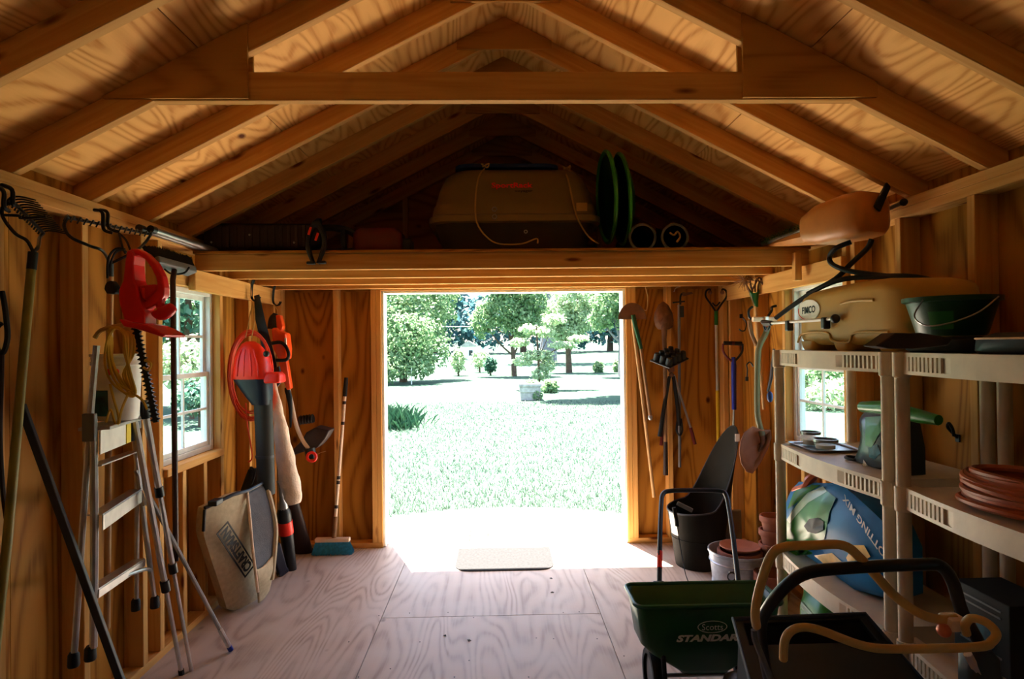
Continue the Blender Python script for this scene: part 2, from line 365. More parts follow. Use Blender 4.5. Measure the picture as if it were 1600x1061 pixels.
# floor: plywood sheets over joists
fl = struct('floor')
MB().box((0, (YB + 4.66) / 2, -0.07), (3.6, 4.66 - YB, 0.10)).build('subfloor', 'dark_wood', fl)
for x0, x1, y0, y1 in ((-1.80, -0.7115, YB, 4.68), (-0.7085, 0.5085, 3.4015, 4.68), (-0.7085, 0.5085, 0.96, 3.3985), (-0.7085, 0.5085, YB, 0.957), (0.5115, 1.80, YB, 4.68)):
    lumber('plywood_sheet', ((x0 + x1) / 2, y0, -0.009), ((x0 + x1) / 2, y1, -0.009), x1 - x0, 0.018, Z_UP, fl, 'ply_floor', bevel=0.001)
rs = random.Random(3)
for px, py in ((592, 962), (640, 958), (700, 957), (880, 957), (905, 956), (740, 965), (545, 1003), (656, 1003), (865, 998), (933, 998), (610, 1045), (710, 1058), (826, 1058), (560, 1058), (733, 1032), (838, 997), (975, 1025)):
    q = atZ(px, py, 0.0); MB().lathe([(0.004, 0.0), (0.004, 0.0008), (0.0005, 0.001)], 8, q).build('nail', 'dark_grey', fl)

def side_wall(name, sgn, studs):
    w = struct(name); xc = sgn * (XS + XO) / 2
    lumber('bottom_plate', (xc, YB, 0.019), (xc, 4.66, 0.019), 0.089, 0.038, Z_UP, w)
    lumber('top_plate', (xc, YB, 2.058), (xc, 4.66, 2.058), 0.089, 0.038, Z_UP, w)
    lumber('top_plate', (xc, YB, 2.0965), (xc, 4.66, 2.0965), 0.089, 0.038, Z_UP, w)
    for y in studs: lumber('stud', (xc, y + 0.019, 0.038), (xc, y + 0.019, 2.039), 0.038, 0.089, X_UP, w)
    y0, y1 = WIN_Y
    for y in (y0 - 0.019, y1 + 0.019): lumber('stud', (xc, y, 0.038), (xc, y, 2.039), 0.038, 0.089, X_UP, w)
    lumber('window_header', (xc, y0, WIN_Z[1] + 0.045), (xc, y1, WIN_Z[1] + 0.045), 0.085, 0.089, Z_UP, w)
    lumber('window_sill', (xc - sgn * 0.012, y0, WIN_Z[0] - 0.019), (xc - sgn * 0.012, y1, WIN_Z[0] - 0.019), 0.105, 0.038, Z_UP, w)
    for y in ((y0 + y1) / 2 - 0.11, (y0 + y1) / 2 + 0.12): lumber('cripple_stud', (xc, y, 0.038), (xc, y, WIN_Z[0] - 0.038), 0.038, 0.089, X_UP, w)
    xp = sgn * (XO + 0.008)
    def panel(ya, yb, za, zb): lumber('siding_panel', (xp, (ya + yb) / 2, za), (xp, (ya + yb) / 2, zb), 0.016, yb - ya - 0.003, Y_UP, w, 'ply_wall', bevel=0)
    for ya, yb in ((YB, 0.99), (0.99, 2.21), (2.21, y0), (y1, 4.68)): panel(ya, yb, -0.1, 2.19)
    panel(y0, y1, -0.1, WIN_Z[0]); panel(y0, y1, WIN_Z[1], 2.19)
    return w
wl = side_wall('wall_left', -1, (0.0, 0.41, 0.82, 1.22, 1.63, 2.04, 2.46, 2.86, 4.08, 4.53))
wr = side_wall('wall_right', 1, (0.15, 0.55, 0.96, 1.37, 1.77, 2.18, 2.59, 2.93, 4.08, 4.53))

# front wall with the door opening
wf = struct('wall_front'); yc = YF + 0.0445
for x in (-1.681, -1.26, -0.941, -0.980, 0.941, 0.980, 1.25, 1.681):
    lumber('stud', (x, yc, 0.038), (x, yc, 2.01), 0.038, 0.089, Y_UP, wf)
for x0, x1 in ((-1.70, -0.922), (0.922, 1.70)): lumber('bottom_plate', (x0, yc, 0.019), (x1, yc, 0.019), 0.089, 0.038, Z_UP, wf)
lumber('door_header', (-0.96, yc, 1.966), (0.96, yc, 1.966), 0.086, 0.088, Z_UP, wf)
lumber('top_plate', (-1.70, yc, 2.03), (1.70, yc, 2.03), 0.089, 0.038, Z_UP, wf)
yp = YF + 0.089 + 0.008
for x0, x1, z0, z1 in ((-1.80, -0.922, -0.1, 1.922), (0.922, 1.80, -0.1, 1.922)):
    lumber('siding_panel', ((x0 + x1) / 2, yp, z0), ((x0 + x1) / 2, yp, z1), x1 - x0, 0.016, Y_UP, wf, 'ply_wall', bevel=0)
zt = zlow(0) + RT
MB().prism([(-1.80, yp - 0.008, 1.922), (1.80, yp - 0.008, 1.922), (1.80, yp - 0.008, zlow(1.80) + RT), (0, yp - 0.008, zt), (-1.80, yp - 0.008, zlow(1.80) + RT)], (0, 0.016, 0)).build('gable_panel', 'ply_wall', wf)
for x in (-1.15, -0.74, -0.33, 0.33, 0.74, 1.15):
    lumber('gable_stud', (x, yc + 0.02, 2.05), (x, yc + 0.02, zlow(x) + 0.02), 0.038, 0.045, Y_UP, wf)

# unseen back wall behind the camera, its boards toned darker to cut bounced light
wb = struct('wall_back')
lumber('siding_panel', (0, YB - 0.1, -0.1), (0, YB - 0.1, 2.2), 3.6, 0.016, Y_UP, wb, 'old_wood', bevel=0)
MB().prism([(-1.80, YB - 0.108, 2.19), (1.80, YB - 0.108, 2.19), (1.80, YB - 0.108, zlow(1.80) + RT), (0, YB - 0.108, zt), (-1.80, YB - 0.108, zlow(1.80) + RT)], (0, 0.016, 0)).build('gable_panel', 'old_wood', wb)
for x in (-1.66, -1.25, -0.84, -0.42, 0, 0.42, 0.84, 1.25, 1.66): lumber('stud', (x, YB - 0.047, 0.0), (x, YB - 0.047, 2.1), 0.038, 0.089, Y_UP, wb, 'old_wood')

# white casing of the doorway
d1 = struct('door_1')
for s in (-1, 1): MB().box((s * 0.912, 4.655, 0.96), (0.018, 0.13, 1.92)).build('door_jamb', 'white_paint', d1, bevel=0.002)
MB().box((0, 4.655, 1.912), (1.80, 0.13, 0.016)).build('head_jamb', 'white_paint', d1, bevel=0.002)
for s in (-1, 1): MB().box((s * 0.965, 4.69, 0.96), (0.09, 0.018, 1.95)).build('casing', 'white_paint', d1, bevel=0.002)
MB().box((0, 4.69, 1.97), (2.02, 0.018, 0.09)).build('casing', 'white_paint', d1, bevel=0.002)

# ------------------------------------------------------------------ windows
def window(name, sgn):
    w = struct(name); x = sgn * 1.775; y0, y1 = WIN_Y; z0, z1 = WIN_Z; f = 0.03; zm = (z0 + z1) / 2 - 0.02
    fr = MB()
    for y in (y0 + f / 2, y1 - f / 2): fr.box((x, y, (z0 + z1) / 2), (0.06, f, z1 - z0))
    for z in (z0 + f / 2, z1 - f / 2): fr.box((x, (y0 + y1) / 2, z), (0.06, y1 - y0 - 2 * f, f))
    fr.build('window_frame', 'vinyl_white', w, bevel=0.003)
    for k, (a, b, dx) in enumerate(((z0 + f, zm + 0.015, -0.010), (zm - 0.015, z1 - f, 0.010))):
        xs = x + sgn * dx; sf = 0.026; ya, yb = y0 + f, y1 - f; sb = MB()
        for y in (ya + sf / 2, yb - sf / 2): sb.box((xs, y, (a + b) / 2), (0.018, sf, b - a))
        for z in (a + sf / 2, b - sf / 2): sb.box((xs, (ya + yb) / 2, z), (0.018, yb - ya - 2 * sf, sf))
        sash = sb.build('sash', 'vinyl_white', w, bevel=0.002)
        ym, zmid = (ya + yb) / 2, (a + b) / 2
        MB().box((xs, ym, zmid), (0.012, 0.014, b - a - 2 * sf)).build('muntin', 'vinyl_white', sash)
        for yy in ((ya + sf + ym - 0.007) / 2, (yb - sf + ym + 0.007) / 2): MB().box((xs, yy, zmid), (0.012, (yb - ya) / 2 - sf - 0.007, 0.014)).build('muntin', 'vinyl_white', sash)
        for i in range(2):
            for j in range(2):
                p0 = (ya + sf, ym + 0.007)[i]; p1 = (ym - 0.007, yb - sf)[i]; q0 = (a + sf, zmid + 0.007)[j]; q1 = (zmid - 0.007, b - sf)[j]
                MB().add([(xs, p0, q0), (xs, p1, q0), (xs, p1, q1), (xs, p0, q1)], [(0, 1, 2, 3)]).build('pane', 'glass', sash)
    return w
window('window_1', -1); window('window_2', 1)

# ------------------------------------------------------------------ roof
ce = struct('ceiling')
TR = [2.12 + 0.41 * k for k in range(-6, 7)]; TR[-1] = 4.60; TR.insert(0, -0.27)
ca = 1 / math.sqrt(1 + S * S)
for k, y in enumerate(TR):
    for s in (-1, 1):
        x0, x1 = 1.86, 0.0
        e = V((s * x0, y + 0.031, zlow(x0) + RT / 2)); r = V((s * 0.012, y + 0.031, zlow(0.012) + RT / 2))
        lumber('rafter', e, r, 0.038, 0.089, Z_UP, ce)
    zl = zlow(0) - 0.062; hw = 0.23
    if y != TR[0]:
        MB().prism([(-hw, y, zl), (hw, y, zl), (hw, y, zlow(hw) + RT * 0.97), (0, y, zt * 0.999), (-hw, y, zlow(hw) + RT * 0.97)], (0, 0.0115, 0)).build('ridge_gusset', 'ply_gusset', ce)
pl = math.sqrt(1 + S * S)
for s in (-1, 1):
    nrm = V((s * S, 0, 1)).normalized()
    for xa, xb in ((0.0, 1.075), (1.078, 1.95)):
        for ya, yb in ((-0.42, 0.55), (0.553, 2.99), (2.993, 4.80)):
            pa = V((s * xa, 0, zlow(xa) + RT)) + nrm * 0.006; pb = V((s * xb, 0, zlow(xb) + RT)) + nrm * 0.006; m = (pa + pb) / 2
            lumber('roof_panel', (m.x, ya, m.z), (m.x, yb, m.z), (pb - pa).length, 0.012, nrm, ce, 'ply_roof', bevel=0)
for s in (-1, 1):                                   # plain unseen sheet added over the sheathing to block light through its seams
    nrm = V((s * S, 0, 1)).normalized(); pa = V((0, 0, zt)) + V((0, 0, 0.016)); pb = V((s * 1.97, 0, zlow(1.97) + RT)) + V((0, 0, 0.016)); m = (pa + pb) / 2
    lumber('roof_light_block', (m.x, -0.44, m.z + 0.004), (m.x, 4.83, m.z + 0.004), (pb - pa).length, 0.008, nrm, ce, 'dark_grey', bevel=0)
# the truss with a tie and big plywood gussets
yt = TR[7]
lumber('tie_beam', (-1.27, yt + 0.031, 2.42), (1.27, yt + 0.031, 2.42), 0.0375, 0.10, Z_UP, ce)
for s in (-1, 1):
    xi = -0.905 if s < 0 else 0.83; xo = -1.40 if s < 0 else 1.31
    for yy in (yt, yt + 0.05):
        MB().prism([(xi, yy, 2.374), (xi, yy, zlow(xi) + RT * 0.96), (xo, yy, zlow(xo) + RT * 0.96), (xo, yy, 2.374)], (0, 0.0115, 0)).build('plywood_gusset', 'ply_gusset', ce)

# ------------------------------------------------------------------ loft over the door
lo = thing('loft_platform', 'wooden storage loft of joists and plywood deck above the doorway', 'loft', (0, 3.35, 1.93))
for y in (3.35, 3.77, 4.18, 4.50):
    lumber('joist', (-1.695, y + 0.019, 1.975), (1.695, y + 0.019, 1.975), 0.038, 0.089, Z_UP, lo)
lumber('loft_deck', (-1.695, 3.951, 2.027), (1.695, 3.951, 2.027), 1.246, 0.015, Z_UP, lo, 'ply_wall')
for s, ya in ((-1, 3.29), (1, 2.98)):
    lumber('ledger', (s * 1.681, ya, 1.875), (s * 1.681, 4.57, 1.875), 0.038, 0.11, Z_UP, lo)
lumber('cleat', (1.615, 3.331, 1.845), (1.615, 3.331, 2.0), 0.038, 0.038, Y_UP, lo)
LOFT = 2.0345

# ================================================================== helpers for the things
def poly(pts, Y): return [at(x, y, Y) for x, y in pts]
def rrect(hx, hy, r, n=5):
    out = []
    for cx, cy, a0 in ((hx - r, hy - r, 0), (-hx + r, hy - r, PI / 2), (-hx + r, -hy + r, PI), (hx - r, -hy + r, 1.5 * PI)):
        for k in range(n): a = a0 + (PI / 2) * k / (n - 1); out.append((cx + r * math.cos(a), cy + r * math.sin(a)))
    return out
def stack(mb, c, secs, r=0.05, axis='z', cap=True):
    """rounded-rectangle sections stacked along an axis: secs = (t, half a, half b[, shift a, shift b])"""
    rows = []
    for s in secs:
        t, ha, hb = s[:3]; sa, sb = (s[3], s[4]) if len(s) > 3 else (0, 0); ring = []
        for a, b in rrect(ha, hb, min(r, ha * 0.98, hb * 0.98)):
            a += sa; b += sb; ring.append(V(c) + (V((a, b, t)) if axis == 'z' else V((t, a, b)) if axis == 'x' else V((a, t, b))))
        rows.append(ring)
    mb.grid(rows, closed_u=True)
    if cap:
        n = len(rows[0]); b0 = len(mb.v) - n * len(rows); mb.f.append(tuple(range(b0, b0 + n))); mb.f.append(tuple(range(len(mb.v) - n, len(mb.v))))
    return mb
def circle(c, r, n, a=(1, 0, 0), b=(0, 0, 1), ph=0): return [V(c) + V(a) * (r * math.cos(ph + 2 * PI * k / n)) + V(b) * (r * math.sin(ph + 2 * PI * k / n)) for k in range(n)]
def coil(mb, c, ax, ay, ra, rb, turns, r, rnd, jit=0.012, n=20, lift=(0, 0, 0)):
    c, ax, ay = V(c), V(ax).normalized(), V(ay).normalized(); az = ax.cross(ay); pts = []
    for t in range(turns):
        ja, jb, jx, jy, jz = (rnd.uniform(-1, 1) * jit for _ in range(5))
        for k in range(n):
            a = 2 * PI * k / n; pts.append(c + V(lift) * (t / max(1, turns - 1)) + ax * ((ra + ja) * math.cos(a) + jx) + ay * ((rb + jb) * math.sin(a) + jy) + az * (jz + rnd.uniform(-.2, .2) * jit))
    return mb.tube(catmull(pts, 2), r, 6)
RND = random.Random(21)

# ================================================================== ON THE LOFT
cx0, cy0 = 0.062, 4.0
cb = thing('cargo_box', 'large olive roof cargo box with red lettering on the loft', 'cargo box', (cx0, cy0, LOFT))
C = V((cx0, cy0, LOFT))
stack(MB(), C, [(0.002, 0.40, 0.40), (0.037, 0.425, 0.43), (0.167, 0.47, 0.475), (0.184, 0.475, 0.48)], 0.10).build('box_tub', 'olive_dark', cb, smooth=True)
LID = [(0.145, 0.500, 0.505), (0.150, 0.508, 0.512), (0.178, 0.508, 0.512), (0.186, 0.492, 0.498), (0.235, 0.480, 0.488), (0.239, 0.474, 0.482), (0.330, 0.445, 0.455), (0.385, 0.415, 0.425), (0.415, 0.375, 0.385), (0.428, 0.320, 0.33)]
LID = [(a * 1.24, b, d) for a, b, d in LID]
lid = stack(MB(), C, LID, 0.12).build('box_lid', 'olive_lid', cb, smooth=True)
def lidy(z):
    for a, b in zip(LID, LID[1:]):
        if a[0] <= z <= b[0]: return cy0 - (a[2] + (b[2] - a[2]) * (z - a[0]) / (b[0] - a[0]))
def on_lid(px, z):
    z *= 1.24
    return V((CAM.x + (px - 780) / 950 * 3.53, lidy(z) - 0.002, LOFT + z))
tl = (on_lid(800, 0.34) - on_lid(800, 0.28)).normalized()
text('SportRack', 'lettering', 'print_red', lid, on_lid(805, 0.322), (1, 0, 0), tl, 0.240, 0.044, offset=0.02)
text('voyager', 'lettering', 'print_black', lid, on_lid(823, 0.294), (1, 0, 0), tl, 0.105, 0.016, offset=0.01)
p = on_lid(913, 0.215); MB().box(p, (0.062, 0.006, 0.048)).build('sticker', 'rope', lid)
for px, z in ((777, 0.205), (777, 0.168)): MB().tube(circle(on_lid(px, z) + V((0, -.004, 0)), 0.012, 12), 0.004, 6, closed=True).build('latch', 'steel', lid, smooth=True)
MB().tube(circle(V((C.x + 0.06, cy0 - 0.47, LOFT + 0.13)), 0.009, 10), 0.003, 6, closed=True).build('latch', 'steel', cb)
bb = MB(); stack(bb, V((0.02, 3.80, LOFT + 0.5320)), [(0.0, 0.30, 0.15), (0.006, 0.315, 0.165), (0.026, 0.315, 0.165), (0.032, 0.30, 0.15)], 0.08)
tag(bb.build('foam_board', 'blue_foam', None, smooth=True), 'flat blue foam board lying on top of the olive cargo box', 'foam board')
rp = thing('rope', 'pale thin rope tied around the olive cargo box', 'rope', (cx0, 3.5, LOFT))
for pts in ([(757, 262, 3.62), (748, 275, 3.50), (743, 310, 3.478), (745, 345, 3.475), (760, 368, 3.475), (780, 379, 3.46), (815, 379, 3.45), (838, 371, 3.45), (840, 378, 3.44)], [(883, 268, 3.62), (888, 280, 3.52), (898, 325, 3.475), (905, 345, 3.475), (920, 368, 3.475), (936, 379, 3.46)]):
    MB().tube(catmull([at(x, y + 2, Y) for x, y, Y in pts], 4), 0.005, 6).build('rope_strand', 'rope', rp, smooth=True)
for x, y in ((757, 260), (884, 264)):
    MB().tube(catmull([at(x - 5, y - 4, 3.60), at(x + 4, y + 2, 3.60), at(x + 7, y - 5, 3.60), at(x - 3, y + 1, 3.60)], 4), 0.005, 5).build('knot', 'rope', rp, smooth=True)
# green saucer sleds standing on edge
def sled(c, axis, label):
    axis = V(axis).normalized(); q = V((0, 0, 1)).rotation_difference(axis).to_matrix(); t = thing('saucer_sled', label, 'sled', V(c) - V((0, 0, 0.275)), 'green sleds on the loft')
    prof = [(0.001, 0.075), (0.10, 0.062), (0.19, 0.035), (0.25, 0.0)]
    MB().lathe(prof, 32, c, q, close=False).build('dish', 'tub_green', t, smooth=True, solid=0.005)
    MB().lathe([(0.245, 0.003), (0.262, -0.012), (0.274, -0.006), (0.272, 0.004), (0.25, 0.006)], 32, c, q, close=False).build('rim', 'sled_green', t, smooth=True, solid=0.004)
sled(at(948, 309, 3.60), (0.985, 0.02, 0.06), 'green saucer sled on edge next to the cargo box')
sled(at(970, 312, 3.62), (0.985, 0.0, 0.08), 'green saucer sled on edge, outer one nearer the round cans')
# two round cans seen end-on
for px, r, lab, hook in ((1007, 0.080, 'empty round can lying end-on beside the green sleds', False), (1058, 0.080, 'round can with a curled wire inside, lying end-on farther right', True)):
    c = V((CAM.x + (px - 778) / 950 * 3.47, 3.47, LOFT + r + 0.001)); t = thing('round_can', lab, 'can', c - V((0, 0, r)), 'cans lying on the loft')
    M = Matrix.Rotation(-PI / 2, 3, 'X')
    MB().lathe([(r * 0.86, -0.002), (r * 0.86, 0.40)], 24, c, M, close=False).build('inner_wall', 'dark_brown', t, smooth=True)
    MB().lathe([(r * 0.97, 0.0), (r * 0.97, 0.40), (0.01, 0.40)], 24, c, M, close=False).build('can_body', 'dark_brown', t, smooth=True)
    MB().lathe([(r * 0.84, -0.006), (r, -0.006), (r, 0.012), (r * 0.95, 0.012), (r * 0.84, -0.002)], 24, c, M, close=False).build('rim', 'mid_grey', t, smooth=True)
    if hook: MB().tube(catmull([c + V((-.03, -.004, .025)), c + V((-.005, -.008, .01)), c + V((.015, -.006, .03)), c + V((.03, -.005, 0)), c + V((.01, -.005, -.03))], 4), 0.006, 6).build('wire', 'rope', t, smooth=True)
# ribbed dark case
t = thing('ribbed_case', 'long dark ribbed case at the left end of the loft', 'case', (-1.36, 3.50, LOFT)); c = V((-1.365, 3.50, LOFT))
stack(MB(), c + V((-.325, 0, 0.09)), [(0, 0.05, 0.06), (0.015, 0.085, 0.085), (0.60, 0.085, 0.078), (0.63, 0.06, 0.06), (0.65, 0.05, 0.045)], 0.035, 'x').build('case_body', 'dark_brown', t, smooth=True)
for k in range(13):
    MB().box(c + V((-.26 + k * 0.042, -0.087, 0.092)), (0.018, 0.012, 0.125)).build('rib', 'dark_brown', t, bevel=0.004)
for dx, dz in ((-.265, .06), (-.055, .10), (.19, .055)): MB().ball(c + V((dx, -.094, dz)), 0.006, n=8, m=5).build('rivet', 'aluminium', t)
# chainsaw on the loft
t = thing('chainsaw', 'dark red chainsaw with black handles on the loft', 'chainsaw', (-0.78, 3.50, LOFT)); c = V((-0.72, 3.50, LOFT))
stack(MB(), c + V((0, 0, 0.001)), [(0, 0.135, 0.08), (0.02, 0.145, 0.09), (0.11, 0.14, 0.085), (0.14, 0.115, 0.065)], 0.05).build('motor_body', 'dark_red', t, smooth=True)
MB().box(c + V((0.165, 0, 0.045)), (0.05, 0.12, 0.07)).build('bumper', 'black_plastic', t, bevel=0.008)
MB().tube(catmull([c + V((-.12, 0, .10)), c + V((-.20, 0, .145)), c + V((-.33, 0, .15)), c + V((-.37, 0, .08)), c + V((-.33, 0, .02)), c + V((-.13, 0, .02))], 5), 0.019, 8).build('rear_handle', 'black_plastic', t, smooth=True)
MB().tube(catmull([c + V((-.20, -.02, .14)), c + V((-.19, -.02, .02)), c + V((-.10, -.06, .012))], 5), 0.016, 8).build('front_handle', 'black_plastic', t, smooth=True)
# black spring clamp hooked over the loft edge
t = thing('spring_clamp', 'black clamp with red tips hooked over the loft beam', 'clamp', at(495, 400, 3.33))
for pts, nm in (([(493, 350), (486, 362), (481, 380), (484, 396), (490, 413)], 'jaw'), ([(497, 350), (505, 364), (507, 382), (503, 396), (497, 412)], 'jaw')):
    MB().tube(catmull(poly(pts, 3.325), 4), [0.016] * 5 + [0.014] * 8 + [0.012] * 4, 8).build(nm, 'black_plastic', t, smooth=True)
for x, y in ((483, 411), (504, 410)): MB().box(at(x + (3 if x < 490 else -1), y, 3.325), (0.045, 0.03, 0.016)).build('foot_pad', 'black_rubber', t, bevel=0.005)
MB().ball(at(495, 350, 3.325), 0.028, (1, .8, .8)).build('pivot', 'black_plastic', t, smooth=True)
for x, y in ((484, 361), (495, 370)): MB().beam(at(x - 2, y + 6, 3.309), at(x + 2, y - 6, 3.309), 0.008, 0.012).build('red_tip', 'orange_red', t)
MB().beam(at(493, 350, 3.335), at(499, 345, 3.48), 0.03, 0.03).build('clamp_arm', 'black_plastic', t, bevel=0.006)

# rounded tan case with shafts at the right end of the loft
t = thing('tan_float', 'rounded orange-tan wooden float laid across the right loft corner', 'float', at(1325, 378, 2.75)); c = at(1322, 344, 2.68)
ax = (at(1378, 330, 2.60) - at(1262, 362, 2.98)).normalized(); ay = V((0, 0, 1)).cross(ax).normalized(); az = ax.cross(ay)
M = Matrix((ax, ay, az)).transposed(); rows = []
for tt, ha, hb in ((-.20, .05, .05), (-.19, .075, .07), (-.10, .10, .090), (0.05, .105, .098), (.12, .10, .095), (.145, .085, .085), (.155, .06, .06)):
    rows.append([c + M @ V((tt, a, b)) for a, b in rrect(ha, hb, 0.05)])
mb = MB().grid(rows, True); n = len(rows[0]); mb.f += [tuple(range(n)), tuple(range(len(mb.v) - n, len(mb.v)))]
mb.build('float_body', 'orange_wood', t, smooth=True)
MB().tube([at(1192, 381, 3.40), at(1240, 366, 3.10), at(1300, 340, 2.74)], 0.014, 8).build('grey_shaft', 'aluminium', t, smooth=True)
MB().tube([at(1200, 383, 3.36), at(1240, 375, 3.08), at(1276, 368, 2.92)], [0.008, 0.03, 0.045], 8).build('neck', 'orange_wood', t, smooth=True)
MB().ball(at(1307, 340, 2.655), 0.014, n=8, m=6).build('plug', 'black_plastic', t)
MB().tube([at(1376, 332, 2.66), at(1412, 316, 2.50)], 0.009, 8).build('rod', 'steel', t, smooth=True)
MB().ball(at(1412, 316, 2.49), 0.016, n=10, m=6).build('knob', 'black_plastic', t, smooth=True)
MB().prism(poly([(1366, 322), (1376, 330), (1392, 292), (1386, 285)], 2.52), (0.0, 0.012, 0)).build('fin', 'black_plastic', t)
mb = MB(); rnd = random.Random(9)
a, b = at(1186, 380, 3.38), at(1272, 346, 2.98)
for k in range(420):
    q = a.lerp(b, rnd.random()) + V((rnd.gauss(0, .008), rnd.gauss(0, .008), rnd.gauss(.0, .008))); d = V((rnd.gauss(0, 1), rnd.gauss(0, 1), rnd.gauss(0, 1))).normalized() * 0.016; e = d.orthogonal().normalized() * 0.002
    mb.add([q - e, q + e, q + d], [(0, 1, 2)])
mb.build('green_fringe', 'green_metal', t, kind='stuff')

# ================================================================== LEFT WALL
def hook(name, label, pts_list, r=0.005, mat='black_metal', group=None, loc=None):
    t = thing(name, label, 'hook', loc or pts_list[0][0], group)
    for p in pts_list: MB().tube(catmull(p, 5), r, 6).build('wire_arm', mat, t, smooth=True)
    return t
# --- bow rake nearest the camera, hung by its head
t = thing('bow_rake', 'rake with dark curved tines and olive handle at the far left', 'rake', (-1.60, 1.85, 0))
ends = (at(16, 311, 2.02), at(68, 364, 2.28)); tip = at(52, 394, 2.06)
bar = MB().tube([ends[0], ends[1]], 0.006, 6).build('head_bar', 'black_metal', t, smooth=True)
for k in range(15):
    q = ends[0].lerp(ends[1], k / 14); f = q + V((0.075, 0.01, -0.002))
    MB().tube(catmull([q + V((-.012, 0, -0.012)), q + V((0, 0, 0.004)), q + V((0.03, 0, 0.008)), f], 3), [.0032] * 7 + [.003, .0026, .002], 6).build('tine', 'black_metal', t, smooth=True)
MB().tube(catmull([ends[0] + V((0, 0, -.01)), at(4, 325, 2.02), at(6, 342, 2.02), at(24, 365, 2.03), at(42, 376, 2.05), tip], 5), 0.006, 6).build('bow_arm', 'black_metal', t, smooth=True)
MB().tube(catmull([ends[1], at(62, 372, 2.24), at(60, 385, 2.1), tip], 5), 0.006, 6).build('bow_arm', 'black_metal', t, smooth=True)
MB().tube(catmull([at(5, 336, 2.02), at(30, 337, 2.04), at(34, 341, 2.05), at(72, 338, 2.08)], 4), 0.005, 6).build('brace_wire', 'black_metal', t, smooth=True)
MB().tube([tip, at(49, 421, 2.055)], 0.0145, 10).build('ferrule', 'black_plastic', t, smooth=True)
MB().tube([at(49, 420, 2.055), at(11, 850, 1.948), V((-1.615, 1.84, 0.0))], 0.0135, 10).build('handle', 'olive_pole', t, smooth=True)
hook('rake_hook', 'black wire hook on the top plate holding the leftmost rake', [[at(9, 293, 1.97) + V((-.03, 0, .005)), at(6, 300, 1.97), at(6, 322, 1.97), at(14, 330, 2.0)], [at(17, 291, 1.99) + V((-.03, 0, .005)), at(19, 297, 1.99), at(20, 318, 1.99), at(28, 322, 2.02)]], 0.007)
# --- second bow rake
t = thing('bow_rake', 'rake with short slanted tines and pale handle behind the hedge trimmer', 'rake', (-1.62, 2.5, 0.4))
ends = (at(106, 340, 2.30), at(236, 366, 2.78)); tip = at(172, 412, 2.545)
MB().tube([ends[0], ends[1]], 0.006, 6).build('head_bar', 'black_metal', t, smooth=True)
for k in range(16):
    q = ends[0].lerp(ends[1], k / 15)
    MB().tube(catmull([q, q + V((0.012, -0.02, 0.004)), q + V((0.02, -0.05, -0.022))], 3), [.005, .005, .005, .004, .004, .003, .003], 6).build('tine', 'black_metal', t, smooth=True)
MB().tube(catmull([ends[0], at(100, 352, 2.28), at(110, 370, 2.28), at(140, 384, 2.34), at(160, 392, 2.40), tip], 5), 0.006, 6).build('bow_arm', 'black_metal', t, smooth=True)
MB().tube(catmull([ends[1], at(224, 382, 2.7), at(205, 396, 2.58), tip], 5), 0.006, 6).build('bow_arm', 'black_metal', t, smooth=True)
MB().tube([tip, at(172, 432, 2.55)], 0.013, 10).build('ferrule', 'dark_grey', t, smooth=True)
MB().tube([at(172, 430, 2.55), at(171, 545, 2.555), V((-1.682, 2.57, 0.35))], 0.0125, 10).build('handle', 'handle_wood', t, smooth=True)
hook('rake_hook', 'black double wire hook above the red hedge trimmer', [[at(159, 328, 2.46) + V((-.03, 0, 0)), at(160, 332, 2.44), at(161, 352, 2.44), at(164, 360, 2.44), at(176, 364, 2.45)], [at(168, 328, 2.50) + V((-.03, 0, 0)), at(168, 332, 2.48), at(168, 350, 2.48), at(173, 358, 2.48), at(186, 362, 2.50)]], 0.007)
# --- pipes on the loft edge
pp = [V((-1.655, 2.78, 2.052)), V((-1.615, 2.80, 2.051))]
for k, q in enumerate(pp):
    t = thing('metal_pipe', ('shiny metal pipe along the left top plate, the one against the wall', 'shiny metal pipe along the left top plate, the one on the room side')[k], 'pipe', q, 'metal pipes on the loft edge')
    MB().tube([q, q + V((0, 1.35, 0))], 0.0155, 12).build('tube', 'steel', t, smooth=True)
    MB().tube([q + V((0, -.012, 0)), q + V((0, .02, 0))], 0.0175, 12).build('end_cap', 'black_plastic', t, smooth=True)
# --- push broom hung head up
t = thing('push_broom', 'push broom with grey block and black bristles hung head up', 'broom', (-1.55, 2.86, 0.55))
A, B = at(240, 408, 2.80), at(300, 424, 3.02); u = (B - A).normalized(); up = V((-0.35, -0.05, 1)).normalized()
MB().beam(A, B, 0.06, 0.035, up).build('block', 'mid_grey', t, bevel=0.006)
mb = MB(); rnd = random.Random(4)
for k in range(420):
    q = A.lerp(B, rnd.random()) + V((rnd.uniform(-.028, .028), 0, 0)) + up * 0.012; d = (up + V((rnd.gauss(0, .15), rnd.gauss(0, .15), 0))) * 0.062; e = V((0.002, 0.0015, 0))
    mb.add([q - e, q + e, q + d + e * .6, q + d - e * .6], [(0, 1, 2, 3)])
mb.build('bristles', 'black_rubber', t, kind='stuff')
m = A.lerp(B, 0.48) - up * 0.02
MB().tube([m, at(270, 438, 2.87), V((-1.555, 2.87, 0.52))], 0.0125, 10).build('handle', 'dark_wood', t, smooth=True)
MB().tube(catmull([m + V((-.02, -.05, 0)), m + V((0, -.02, -.02)), m + V((.03, .03, -.01)), m + V((.045, .05, .02))], 4), 0.005, 6).build('brace', 'black_metal', t, smooth=True)

